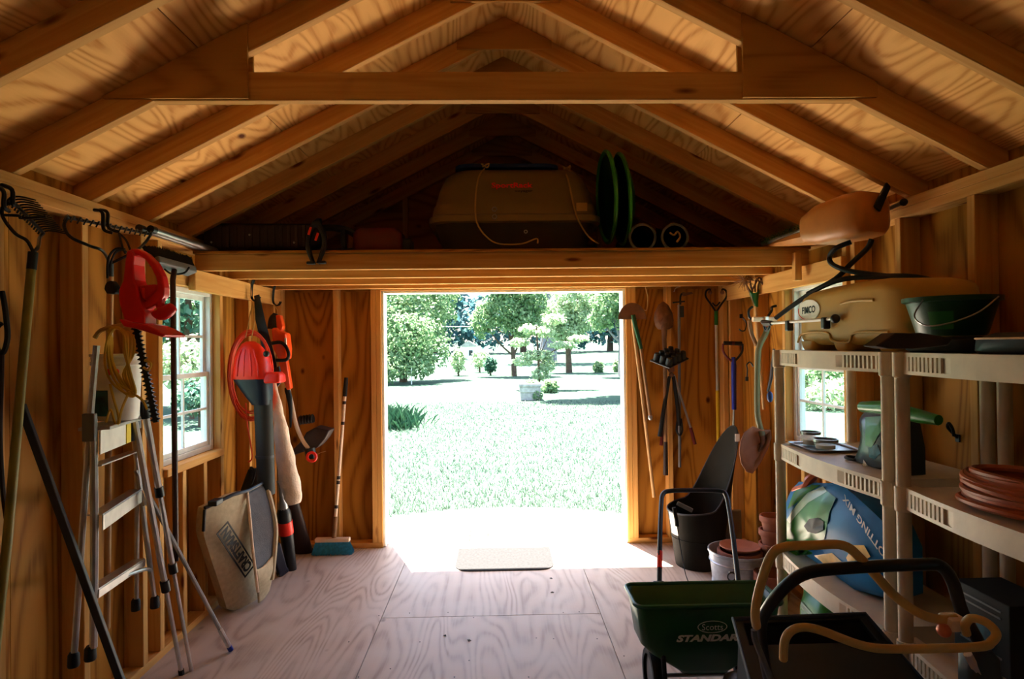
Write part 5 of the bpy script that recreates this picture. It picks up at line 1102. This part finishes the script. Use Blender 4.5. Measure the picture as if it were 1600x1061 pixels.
bv = BVHTree.FromPolygons([tuple(v) for v in mb.v], mb.f); og = ORG[bag.name]
for v in tx.data.vertices:
    w = v.co + og; r = (w - CAM).normalized(); h = bv.ray_cast(CAM, r)
    if h[0]: v.co = h[0] - r * .008 - og
MB().tube(catmull([atX(1240, 768, XB), atX(1256, 762, XB - .02), atX(1268, 748, XB), atX(1276, 744, XB + .02)], 4), [.012, .018, .022, .02, .018, .016, .022, .024, .022, .02, .02, .016, .01], 8).build('twisted_top', 'copper_foil', t, smooth=True)
# --- bottom tier: bags
z = TIERS[0] + .001
def low_bag(label, c, s, mat, panel, seed):
    t = thing('soil_bag', label, 'bag', c); mb = MB(); stack(mb, V(c), [(0, s[0] * .9, s[1] * .9), (.03, s[0], s[1]), (s[2] * .6, s[0], s[1] * .97), (s[2] * .85, s[0] * .8, s[1] * .9), (s[2] * .96, s[0] * .35, s[1] * .85), (s[2], s[0] * .12, s[1] * .8)], .05)
    for i, q in enumerate(mb.v): mb.v[i] = q + V((math.sin(q.z * 60 + q.y * 45 + seed) * .007, math.cos(q.z * 50 + seed) * .006, 0))
    b = mb.build('bag_body', mat, t, smooth=True); MB().prism([V(c) + V((-s[0] - .006, y * s[1], zz_ * s[2])) for y, zz_ in ((-.6, .2), (.6, .25), (.5, .7), (-.55, .65))], (.02, 0, 0)).build('printed_panel', panel, b, bevel=.004)
low_bag('green soil bag on the bottom shelf nearest the clay pots', V((1.46, 2.72, z)), (.12, .12, .30), 'bag_green', 'bag_pale', 1)
low_bag('dark red printed bag on the bottom shelf beside the green one', V((1.47, 2.44, z)), (.13, .13, .29), 'bag_red', 'bag_dark', 3)
z = TIERS[1] + .001; t = thing('dark_carton', 'dark printed carton on the third shelf behind the mower handle', 'carton', V((1.52, 1.86, z)))
MB().box((1.52, 1.86, z + .11), (.16, .22, .22)).build('carton_body', 'black_rubber', t, bevel=.003)
for dz in (.05, .17, .19): MB().box((1.439, 1.86, z + dz), (.003, .16, .006)).build('printed_line', 'mid_grey', t)
MB().box((1.439, 1.87, z + .10), (.003, .12, .07)).build('printed_panel', 'teal_print', t)
t = thing('wall_hook', 'black curled hook on the right wall above the rusty cord', 'hook', V((1.78, 2.40, 1.15))); c = V((1.785, 2.39, 1.145))
MB().tube(catmull([c + V((0, 0, -.03)), c + V((-.03, .012, .01)), c + V((-.035, 0, .03)), c + V((-.03, -.012, .01)), c + V((-.028, -.016, -.02))], 4), .006, 6).build('hook_wire', 'black_metal', t, smooth=True); MB().box(c + V((0, 0, -.03)), (.006, .02, .03)).build('base_plate', 'black_metal', t)

# ================================================================== SPREADER
sx0, sy0 = .79, 2.53; s_ = thing('drop_spreader', 'green Scotts drop spreader with a black tube handle', 'spreader', (sx0, sy0, 0)); c = V((sx0, sy0, 0))
HP = [(.155, .10, .045), (.17, .12, .05), (.245, .225, .078), (.29, .268, .090), (.455, .290, .108)]
hop = stack(MB(), c, HP, .03, cap=False).build('hopper', 'hopper_green', s_, smooth=True, solid=.004)
stack(MB(), c, [(.150, .10, .045), (.158, .10, .045)], .03).build('hopper_floor', 'hopper_green', s_)
MB().tube([c + V((a, b, .458)) for a, b in rrect(.298, .116, .035)], .009, 8, closed=True).build('rim', 'hopper_green', s_, smooth=True)
fy = lambda zz_: sy0 - (.090 + (.108 - .090) * (zz_ - .29) / .165) - .0035
ft = (V((0, fy(.42), .42)) - V((0, fy(.32), .32))).normalized()
q = V((.800, fy(.368), .368)); lg = MB().ring([q + V((.060 * math.cos(a), 0, 0)) + ft * (.026 * math.sin(a)) for a in [2 * PI * j / 30 for j in range(30)]], [q + V((.057 * math.cos(a), 0, 0)) + ft * (.0235 * math.sin(a)) for a in [2 * PI * j / 30 for j in range(30)]], (0, -.001, 0)).build('logo_oval', 'print_white', hop)
text('Scotts', 'lettering', 'print_white', hop, q + V((0, -.001, 0)), (1, 0, 0), ft, .085, .026)
q = V((.800, fy(.322), .322)); text('STANDARD', 'lettering', 'print_white', hop, q + V((0, -.001, 0)), (1, 0, 0), ft, .29, .030, shear=.25, offset=.05)
for x in (-.20, .20):
    M = Matrix.Rotation(PI / 2, 3, 'Y'); w = MB().lathe([(.085, -.022), (.108, -.022), (.112, -.012), (.112, .012), (.108, .022), (.085, .022)], 26, c + V((x, .02, .112)), M, close=False).build('wheel', 'black_rubber', s_, smooth=True)
    MB().lathe([(.012, -.018), (.088, -.008), (.088, .008), (.012, .018)], 26, c + V((x, .02, .112)), M).build('hub', 'mid_grey', w, smooth=True)
MB().tube([c + V((-.2, .02, .112)), c + V((.2, .02, .112))], .009, 8).build('axle', 'steel', s_, smooth=True)
MB().tube([at(1036, 1022, 2.46), V((at(1036, 1022, 2.46).x, 2.40, 0.01))], .011, 8).build('kickstand', 'black_metal', s_, smooth=True)
hl = catmull([at(1030, 925, 2.66), at(1031, 850, 2.84), at(1033, 790, 3.02), at(1036, 772, 3.08), at(1048, 767, 3.10), at(1085, 766, 3.10), at(1122, 767, 3.10), at(1134, 773, 3.08), at(1140, 800, 3.0), at(1148, 860, 2.84), at(1156, 930, 2.66)], 5)
MB().tube(hl, .0115, 10).build('handle_tube', 'dark_navy', s_, smooth=True)
MB().tube([at(1030.5, 888, 2.745), at(1031, 862, 2.81)], .0128, 10).build('red_sleeve', 'orange_red', s_, smooth=True)
for x in (1030, 1156): MB().box(at(x, 916, 2.66), (.05, .03, .04)).build('bracket', 'black_plastic', s_, bevel=.006)
MB().beam(at(1058, 786, 3.02), at(1082, 798, 2.98), .012, .02).build('control_lever', 'mid_grey', s_, bevel=.003); MB().tube(poly([(1053, 793), (1057, 812), (1058, 822)], 3.0), .010, 8).build('lever_grip', 'dark_brown', s_, smooth=True)
MB().tube(catmull([at(1058, 822, 3.0), at(1064, 860, 2.92), at(1072, 900, 2.78), at(1083, 922, 2.68)], 5), .0022, 5).build('control_cable', 'black_rubber', s_, smooth=True)

# ================================================================== MOWER
mw = thing('lawn_mower', 'push lawn mower with black handle, tan bail bars and black grass bag', 'lawn mower', (.86, 1.9, 0))
MB().tube(catmull([at(1212, 1110, 1.78), at(1196, 1040, 1.62), at(1189, 985, 1.52), at(1197, 955, 1.47), at(1226, 918, 1.42), at(1262, 895, 1.40), at(1330, 887, 1.38), at(1440, 882, 1.36), at(1470, 885, 1.36), at(1488, 908, 1.38), at(1503, 955, 1.43), at(1530, 1005, 1.46), at(1558, 1065, 1.48), at(1575, 1120, 1.52)], 5), .0140, 12).build('handle_tube', 'black_metal', mw, smooth=True)
MB().tube(catmull([at(1182, 978, 1.47), at(1180, 955, 1.44), at(1188, 915, 1.42), at(1204, 870, 1.40), at(1224, 855, 1.40), at(1270, 852, 1.39), at(1316, 852, 1.38), at(1344, 872, 1.38), at(1395, 928, 1.39), at(1436, 958, 1.40), at(1470, 968, 1.40), at(1494, 966, 1.40)], 5), .0108, 10).build('bail_bar', 'tan_tube', mw, smooth=True)
MB().tube(catmull([at(1224, 1030, 1.38), at(1226, 1002, 1.36), at(1236, 986, 1.35), at(1256, 980, 1.34), at(1285, 986, 1.33), at(1345, 1008, 1.32), at(1395, 1014, 1.31), at(1525, 1011, 1.30), at(1550, 1002, 1.31), at(1556, 988, 1.32), at(1540, 972, 1.34), at(1518, 966, 1.36), at(1508, 976, 1.37), at(1510, 990, 1.38)], 5), .0095, 10).build('bail_bar', 'tan_tube', mw, smooth=True)
MB().box(at(1490, 972, 1.40), (.045, .05, .03)).build('bail_pivot', 'cream_cloth', mw, bevel=.008); MB().ball(at(1475, 985, 1.39), .016, n=10, m=6).build('pivot_bolt', 'copper_foil', mw, smooth=True)
MB().tube(catmull([at(1178, 984, 1.50), at(1180, 1000, 1.50), at(1192, 1030, 1.50), at(1204, 1062, 1.52)], 4), .008, 8).build('cable_lever', 'mid_grey', mw, smooth=True)
stack(MB(), at(1530, 1045, 1.44), [(-.06, .03, .025), (-.04, .04, .03), (.03, .038, .03), (.05, .025, .02)], .02).build('control_box', 'dark_grey', mw, smooth=True)
MB().tube([at(1512, 1022, 1.42), at(1534, 1062, 1.42)], .010, 8).build('chrome_lever', 'aluminium', mw, smooth=True)
A, B, C_, D_ = at(1146, 968, 1.98), at(1352, 960, 1.98), at(1452, 1075, 1.74), at(1176, 1080, 1.74)
fr_o = [A, B, C_, D_]; cen = (A + B + C_ + D_) / 4; fr_i = [p.lerp(cen, .13) for p in fr_o]
MB().ring(fr_o, fr_i, (0, .008, -.018)).build('bag_frame', 'black_plastic', mw, bevel=.004)
MB().tube([A, B, C_, D_], .009, 8, closed=True).build('frame_rod', 'dark_navy', mw)
e = V((0, .05, -.20)); rows = [[A, B, C_, D_], [p.lerp(cen, .06) + V((0, .0, -.08)) for p in fr_o], [p.lerp(cen, .12) + V((0, .06, -.26)) for p in fr_o]]
bm_ = MB().grid(rows, True); bm_.f.append(tuple(range(8, 12))); bm_.build('grass_bag', 'black_rubber', mw, solid=.004)
mp_ = fr_o; q0, q1, q2, q3 = A.lerp(D_, .40), B.lerp(C_, .40), C_, D_; MB().add([q0.lerp(cen, .02), q1.lerp(cen, .02), q2, q3], [(0, 1, 2, 3)]).build('bag_cover', 'dark_navy', mw, solid=.004)
stack(MB(), V((.86, 2.06, 0)), [(.07, .235, .25), (.075, .25, .265), (.17, .24, .255), (.20, .20, .22)], .10).build('deck', 'dark_red', mw, smooth=True)
stack(MB(), V((.86, 2.10, .20)), [(0, .11, .12), (.02, .12, .13), (.10, .11, .12), (.13, .08, .09)], .05).build('engine', 'black_plastic', mw, smooth=True)
for x in (.60, 1.12):
    for y in (1.86, 2.26):
        w = MB().lathe([(.055, -.02), (.088, -.02), (.092, -.012), (.092, .012), (.088, .02), (.055, .02)], 22, (x, y, .092), Matrix.Rotation(PI / 2, 3, 'Y'), close=False).build('wheel', 'black_rubber', mw, smooth=True)
        MB().lathe([(.01, -.016), (.058, -.008), (.058, .008), (.01, .016)], 22, (x, y, .092), Matrix.Rotation(PI / 2, 3, 'Y')).build('hub', 'mid_grey', w, smooth=True)
for s in (at(1212, 1108, 1.78), at(1575, 1118, 1.52)): MB().tube([s, V((max(.66, min(1.06, s.x)), 1.90, .19))], .012, 8).build('lower_handle', 'black_metal', mw, smooth=True)

# ================================================================== OUTSIDE
GZ = -0.22
gr = struct('ground')
MB().grid([[V((x, y, GZ + (0.0 if y < 42 else (y - 42) * 0.022))) for x in (-120, -40, -12, -4, 4, 12, 40, 120)] for y in (-40, 4.72, 8, 14, 22, 32, 42, 70, 140)]).build('lawn', 'lawn', gr)
def X_at(px, d): return CAM.x + (px - 778) / 950 * d
rg = random.Random(11)
def leaves(mb, c, rad, n, size, rnd, shell=0.55, flat=0.0):
    c = V(c)
    for _ in range(n):
        while True:
            q = V((rnd.uniform(-1, 1), rnd.uniform(-1, 1), rnd.uniform(-1, 1)))
            if 0.05 < q.length <= 1: break
        q = q.normalized() * (shell + (1 - shell) * rnd.random()) * (0.86 + 0.14 * math.sin(q.x * 7 + q.z * 5))
        p = c + V((q.x * rad[0], q.y * rad[1], q.z * rad[2]))
        nrm = (q + V((rnd.gauss(0, .6), rnd.gauss(0, .6), rnd.gauss(0, .6) + flat))).normalized()
        a = nrm.orthogonal().normalized(); a = Matrix.Rotation(rnd.uniform(0, 6.28), 3, nrm) @ a; b = nrm.cross(a); s = size * rnd.uniform(0.6, 1.3)
        mb.add([p - a * s * 0.9, p - b * s * 0.5 + nrm * s * 0.12, p + a * s * 0.9, p + b * s * 0.5 + nrm * s * 0.12], [(0, 1, 2, 3)])
def tree(name, label, cat, base, trunk, crowns, n, size, mat, bark='bark', group=None, branches=True, seed=1, flat=0.3):
    rnd = random.Random(seed); base = V(base); t = thing(name, label, cat, base, group); h, r = trunk
    tb = MB(); lean = V((rnd.uniform(-.12, .12), rnd.uniform(-.1, .1), 0)) * h
    path = catmull([base - V((0, 0, 0.1)), base + V((0, 0, h * 0.5)) + lean * 0.3, base + V((0, 0, h)) + lean], 4)
    tb.tube(path, [r * (1.25 - 0.6 * i / (len(path) - 1)) for i in range(len(path))], 8)
    if branches:
        top = path[-1]
        for c, rad in crowns: tb.tube(catmull([path[len(path) // 2], (path[len(path) // 2] + V(c)) / 2 + V((0, 0, -0.2 * rad[2])), V(c)], 3), [r * 0.5, r * 0.45, r * 0.4, r * 0.3, r * 0.25, r * 0.2, r * 0.12][:7], 5)
    tb.build('trunk', bark, t, smooth=True)
    vol = sum(x[1][0] * x[1][1] + x[1][2] * x[1][0] for x in crowns); lb = MB()
    for c, rad in crowns: leaves(lb, c, rad, max(40, int(n * (rad[0] * rad[1] + rad[2] * rad[0]) / vol)), size, rnd, flat=flat)
    lb.build('foliage', mat, t, kind='stuff')
    return t
def bush(name, label, base, crowns, n, size, mat, group=None, seed=1): return tree(name, label, 'shrub', base, (crowns[0][0][2] - base[2], 0.05), crowns, n, size, mat, group=group, branches=False, seed=seed)

# deck step at the door
dk = thing('entry_deck', 'sunlit curved wooden deck step outside the open doorway', 'deck', (0, 4.75, GZ))
nb = 20; bw = 0.145
for i in range(nb):
    x = (i - (nb - 1) / 2) * bw; ye = 4.72 + 1.05 * math.sqrt(max(0.02, 1 - (x / 1.62) ** 2))
    o = lumber('deck_board', (x, 4.725, -0.05), (x, ye, -0.05), bw - 0.009, 0.03, Z_UP, dk, 'deck_wood')
arc = [V((1.50 * math.sin(a), 4.74 + 0.96 * math.cos(a), 0)) for a in [(-1 + 2 * k / 24) * PI / 2 for k in range(25)]]
MB().prism([p + V((0, 0, GZ)) for p in arc], (0, 0, -0.068 - GZ)).build('deck_base', 'dark_wood', dk)  # base toned dark so the gaps between boards read as shade
m0 = atZ(712, 891, 0.012); m1 = atZ(864, 890, 0.012); m2 = atZ(862, 853, 0.012); m3 = atZ(715, 853, 0.012)
xa, xb, ya, yb = (m0.x + m3.x) / 2, (m1.x + m2.x) / 2, m0.y, m2.y; rr = 0.10
out = [(xa, yb), (xa, ya + rr)] + [(xa + rr - rr * math.cos(t), ya + rr - rr * math.sin(t)) for t in (0.4, 0.8, 1.2, 1.57)] + [(xb - rr + rr * math.sin(t), ya + rr - rr * math.cos(t)) for t in (0, 0.4, 0.8, 1.2, 1.57)] + [(xb, yb)]
tag(MB().prism([V((x, y, 0.001)) for x, y in out], (0, 0, 0.006)).build('doormat', 'mat_grey', None, bevel=0.002), 'flat doormat with rounded corners in the sun patch on the threshold', 'doormat')
for px, py in ((861, 904), (863, 926), (695, 994), (733, 1001)):
    q = atZ(px, py, 0.0); a = rg.uniform(0, 6)
    mb = MB(); d = V((math.cos(a), math.sin(a), 0)) * 0.012; e = V((-d.y, d.x, 0)) * 0.6
    mb.add([q - d + V((0, 0, .001)), q - e + V((0, 0, .004)), q + d + V((0, 0, .002)), q + e + V((0, 0, .006))], [(0, 1, 2, 3)])
    tag(mb.build('dry_leaf', 'dark_brown', None, solid=0.001), 'tiny brown dry leaf lying on the plywood floor', 'leaf', 'dry leaves on the floor')

# trees and shrubs beyond the door
def cp(px, py, d): return V((X_at(px, d), d, 1.51 + (538 - py) / 950 * d))
c = [(cp(612, 490, 29), (2.0, 1.8, 2.0)), (cp(655, 500, 30), (1.9, 1.7, 1.9)), (cp(690, 475, 31), (1.1, 1.4, 1.4)), (cp(628, 545, 28), (1.6, 1.4, 1.3)), (cp(670, 545, 29), (1.4, 1.3, 1.2)), (cp(560, 510, 29), (2.6, 2.0, 3.0)), (cp(610, 570, 27), (1.3, 1.0, 0.8)), (cp(655, 572, 27.5), (0.9, 0.9, 0.6)), (cp(640, 520, 27.5), (1.6, 1.2, 1.2)), (cp(620, 440, 30), (2.6, 2.0, 2.2)), (cp(690, 440, 31), (1.3, 1.3, 1.4))]
tree('leafy_tree', 'broad leafy green tree filling the left side of the doorway view', 'tree', (X_at(630, 29), 29, GZ), (3.0, 0.16), c, 17000, 0.115, 'leaf_mid', seed=2)
c = [(cp(790, 480, 33), (1.5, 1.3, 1.4)), (cp(755, 500, 33), (0.9, 0.9, 1.1)), (cp(820, 505, 33), (1.3, 1.2, 1.0)), (cp(800, 440, 33), (2.0, 1.6, 1.6)), (cp(835, 470, 33), (1.0, 1.0, 1.1))]
tree('slim_tree', 'slim dark-trunked tree in the middle of the lawn view', 'tree', (X_at(803, 33), 33, GZ), (2.2, 0.13), c, 10000, 0.115, 'leaf_mid', seed=3)
c = [(cp(885, 520, 36), (1.4, 1.2, 0.9)), (cp(870, 495, 36), (1.3, 1.2, 1.1)), (cp(910, 500, 36), (1.2, 1.2, 1.0)), (cp(905, 460, 36), (1.9, 1.5, 1.5))]
tree('pale_tree', 'pale-leaved tree with a brown trunk right of the young tree', 'tree', (X_at(889, 36), 36, GZ), (2.2, 0.17), c, 6500, 0.13, 'leaf_pale', seed=4)
c = [(cp(955, 470, 31), (1.2, 1.2, 1.3)), (cp(985, 490, 31), (1.1, 1.1, 1.2)), (cp(940, 500, 31), (0.8, 0.8, 0.7)), (cp(1000, 450, 31), (2.0, 1.6, 2.0))]
tree('edge_tree', 'tree with a grey trunk at the right edge of the doorway view', 'tree', (X_at(972, 31), 31, GZ), (3.4, 0.18), c, 6500, 0.12, 'leaf_mid', 'bark_grey', seed=5)
c = [(cp(840, 390, 50), (4.0, 3, 2.6)), (cp(900, 400, 50), (3.5, 3, 2.4)), (cp(800, 400, 50), (2.6, 2.5, 2.2))]
tree('tall_tree', 'tall far tree with a thick grey trunk behind the young tree', 'tree', (X_at(856, 50), 50, GZ + 0.2), (7.0, 0.62), c, 3000, 0.26, 'leaf_mid', 'bark_grey', seed=6)
# young pale tree in tiers, with the stone planter before it
d = 23
c = [(cp(826, 515, d), (0.45, 0.45, 0.22)), (cp(812, 535, d), (0.5, 0.45, 0.2)), (cp(850, 520, d), (0.5, 0.5, 0.25)), (cp(880, 540, d), (0.65, 0.5, 0.18)), (cp(905, 530, d), (0.5, 0.4, 0.14)), (cp(840, 555, d), (0.75, 0.6, 0.25)), (cp(815, 565, d), (0.5, 0.45, 0.2)), (cp(868, 500, d), (0.5, 0.45, 0.25)), (cp(845, 585, d), (0.45, 0.45, 0.35)), (cp(855, 570, d), (0.4, 0.4, 0.4))]
tree('young_tree', 'young pale-leaved tree with spreading tiers behind the stone planter', 'tree', (X_at(842, d), d, GZ), (2.4, 0.045), c, 4200, 0.075, 'leaf_pale', seed=7, flat=0.9)
d = 18.9; q = V((X_at(827, d), d, GZ)); pt = thing('stone_planter', 'pale stone block planter standing on the lawn', 'planter', q)
mb = MB()
for k, (w, z0, z1) in enumerate(((0.60, 0, 0.24), (0.64, 0.24, 0.42), (0.70, 0.42, 0.52))): mb.box(q + V((0, 0, (z0 + z1) / 2)), (w, w, z1 - z0))
mb.build('planter_body', 'stone', pt, bevel=0.02)
lb = MB(); leaves(lb, q + V((0.22, -0.25, 0.14)), (0.22, 0.2, 0.2), 200, 0.06, rg); leaves(lb, q + V((0.05, 0, 0.52)), (0.26, 0.26, 0.12), 180, 0.06, rg); lb.build('foliage', 'leaf_mid', pt, kind='stuff')
for px, py, d, w, h, mt, lab in ((716, 562, 34, 0.55, 0.85, 'leaf_pale', 'pale cone-shaped shrub in the middle of the lawn'), (766, 570, 34, 0.42, 0.55, 'leaf_dark', 'small dark round shrub left of the slim tree'), (935, 577, 36, 0.35, 0.48, 'leaf_mid', 'small upright shrub right of the young tree, farther from the jamb'), (965, 576, 36, 0.32, 0.5, 'leaf_mid', 'small upright shrub next to the grey trunk at the right jamb'), (749, 560, 38, 0.7, 0.8, 'leaf_pale', 'loose pale bush behind the slim tree'), (859, 606, 21.5, 0.32, 0.3, 'leaf_mid', 'low bluish-green plant at the foot of the young tree')):
    cc = cp(px, py, d); bush('shrub', lab, (cc.x, d, GZ), [(cc, (w, w, h))], 700, 0.1, mt, seed=int(px))
q = V((X_at(617, 12.9), 12.9, GZ)); gb = MB()
for _ in range(900):
    p = q + V((rg.gauss(-0.15, 0.28), rg.gauss(0, 0.25), 0)); h = rg.uniform(0.15, 0.5); l = V((rg.gauss(0, .14), rg.gauss(0, .14), 0)); w = V((rg.uniform(-1, 1), rg.uniform(-1, 1), 0)).normalized() * 0.012
    gb.add([p - w, p + w, p + l * 0.5 + V((0, 0, h * .7)) + w * 0.7, p + l + V((0, 0, h))], [(0, 1, 2, 3)])
tag(gb.build('grass_clump', 'grass_dark', None), 'tall dark green grass clump on the lawn at the left jamb', 'grass')
# low timber edging and a white post at the foot of the left tree
q = V((X_at(622, 36), 36, GZ)); mb = MB()
for k in range(2): mb.box(q + V((0, 0, 0.12 + 0.2 * k)), (1.7, 0.2, 0.19))
tag(mb.build('timber_edging', 'mid_grey', None, bevel=0.02), 'low grey timber edging under the left tree', 'edging')
q = V((X_at(643, 27), 27, GZ)); tag(MB().tube([q, q + V((0, 0, 0.75))], 0.025).lathe([(0.03, 0.75), (0.03, 0.78), (0.005, 0.81)], 8, q).build('marker_post', 'white_paint', None), 'thin white post in front of the left tree', 'post')
# far cottage and wire in the gap
q = V((X_at(733, 58), 58, GZ + 0.35)); hs = thing('far_cottage', 'tiny pale far-off cottage seen between the trees', 'building', q)
MB().box(q + V((0, 0, 0.6)), (1.5, 2, 1.2)).build('wall', 'white_paint', hs)
MB().prism([q + V((-0.9, -1.1, 1.2)), q + V((0.9, -1.1, 1.2)), q + V((0, -1.1, 1.75))], (0, 2.2, 0)).build('roof', 'stone', hs)
MB().box(q + V((0.2, -1.01, 0.62)), (0.35, 0.05, 0.5)).build('window', 'dark_grey', hs)
ut = thing('utility_line', 'thin pale wire across the dark gap between the trees', 'wire', (X_at(700, 40), 40, GZ))
wa = cp(655, 509, 40); wb2 = cp(800, 508, 40); MB().tube(catmull([wa, (wa + wb2) / 2 - V((0, 0, 0.05)), wb2], 5), 0.025, 5).build('wire', 'white_paint', ut)
for q in (wa, wb2): MB().tube([V((q.x, 40.1, GZ)), V((q.x, 40.1, q.z + 0.15))], 0.07, 8).build('pole', 'bark_grey', ut, smooth=True)
# far wood line
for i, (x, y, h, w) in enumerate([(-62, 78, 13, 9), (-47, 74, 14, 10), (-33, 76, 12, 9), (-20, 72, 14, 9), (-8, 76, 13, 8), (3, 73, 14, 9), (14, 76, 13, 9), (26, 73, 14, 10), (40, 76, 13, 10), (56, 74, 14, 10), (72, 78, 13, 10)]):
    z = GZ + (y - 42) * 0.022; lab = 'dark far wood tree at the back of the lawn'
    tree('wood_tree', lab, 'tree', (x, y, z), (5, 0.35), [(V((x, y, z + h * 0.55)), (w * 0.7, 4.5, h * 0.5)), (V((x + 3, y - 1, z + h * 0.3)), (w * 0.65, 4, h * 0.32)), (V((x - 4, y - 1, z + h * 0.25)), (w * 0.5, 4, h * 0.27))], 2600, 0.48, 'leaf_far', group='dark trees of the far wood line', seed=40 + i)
# trees seen through the two windows
def wtree(px, py, d, rad, n, mt, lab, kind='tree', seed=1, size=0.13, th=None):
    cc = V((X_at(px, d), d, 1.51 + (538 - py) / 950 * d)); 
    cr = [(cc, rad), (cc + V((rad[0] * .6, 0.3, rad[2] * .4)), (rad[0] * .7, rad[1] * .7, rad[2] * .6)), (cc + V((-rad[0] * .6, 0.2, -rad[2] * .2)), (rad[0] * .7, rad[1] * .7, rad[2] * .7))]
    tree('window_tree' if kind == 'tree' else 'window_shrub', lab, kind, (cc.x, d, GZ), (max(0.4, cc.z - GZ), 0.12 if kind == 'tree' else 0.05), cr, n, size, mt, seed=seed, branches=kind == 'tree')
wtree(300, 455, 17, (1.9, 1.6, 1.7), 3200, 'leaf_dark', 'dark tree through the upper panes of the left window', seed=61)
wtree(240, 500, 18, (1.6, 1.5, 1.9), 2200, 'leaf_mid', 'leafy tree behind the broom handle in the left window', seed=62)
wtree(305, 560, 15, (1.2, 1.0, 0.7), 1600, 'leaf_pale', 'pale bush low in the left window', 'shrub', seed=63, size=0.10)
wtree(318, 615, 13.5, (0.6, 0.6, 0.45), 700, 'leaf_dark', 'dark bush in the lower panes of the left window', 'shrub', seed=64, size=0.09)
wtree(1265, 590, 17, (1.5, 1.3, 0.9), 2400, 'leaf_mid', 'green bush seen through the right window', 'shrub', seed=65, size=0.10)
wtree(1300, 625, 15, (0.8, 0.7, 0.4), 900, 'leaf_pale', 'pale flowering bush low in the right window', 'shrub', seed=66, size=0.09)
wtree(1290, 480, 22, (3.2, 2.4, 2.2), 3000, 'leaf_dark', 'dark tree behind the bush of the right window', seed=67, size=0.17)
wtree(1180, 500, 24, (2.6, 2.0, 2.2), 2200, 'leaf_mid', 'tree beyond the right window seen past the casing', seed=68, size=0.17)
# shade tree hidden beside the right jamb; its shadow lies across the lawn
cc = V((5.2, 21.5, GZ)); tree('shade_tree', 'spreading shade tree standing just past the right jamb', 'tree', cc, (6, 0.2), [(V((1.6, 20.6, 7.6)), (1.6, 1.1, 0.7)), (V((3.4, 21.0, 7.8)), (2.2, 2.0, 0.9)), (V((5.6, 21.6, 7)), (2.2, 2.4, 1.4))], 8000, 0.26, 'leaf_mid', seed=70)
# grass blades on the lawn the doorway shows
gb = MB(); rnd = random.Random(5)
for _ in range(26000):
    y = 5.2 + 13 * rnd.random() ** 1.6; x = X_at(rnd.uniform(585, 1000), y)
    if y < 5.85 and abs(x) < 1.55: continue
    p = V((x, y, GZ - 0.005)); h = rnd.uniform(0.03, 0.075); l = V((rnd.gauss(0, .03), rnd.gauss(0, .03), 0)); w = V((rnd.uniform(-1, 1), rnd.uniform(-1, 1), 0)).normalized() * (0.004 + 0.0006 * y)
    gb.add([p - w, p + w, p + l + V((0, 0, h))], [(0, 1, 2)])
o = gb.build('grass_blades', 'grass_blade', None, kind='stuff'); tag(o, 'short sunlit grass blades on the lawn before the doorway', 'grass')
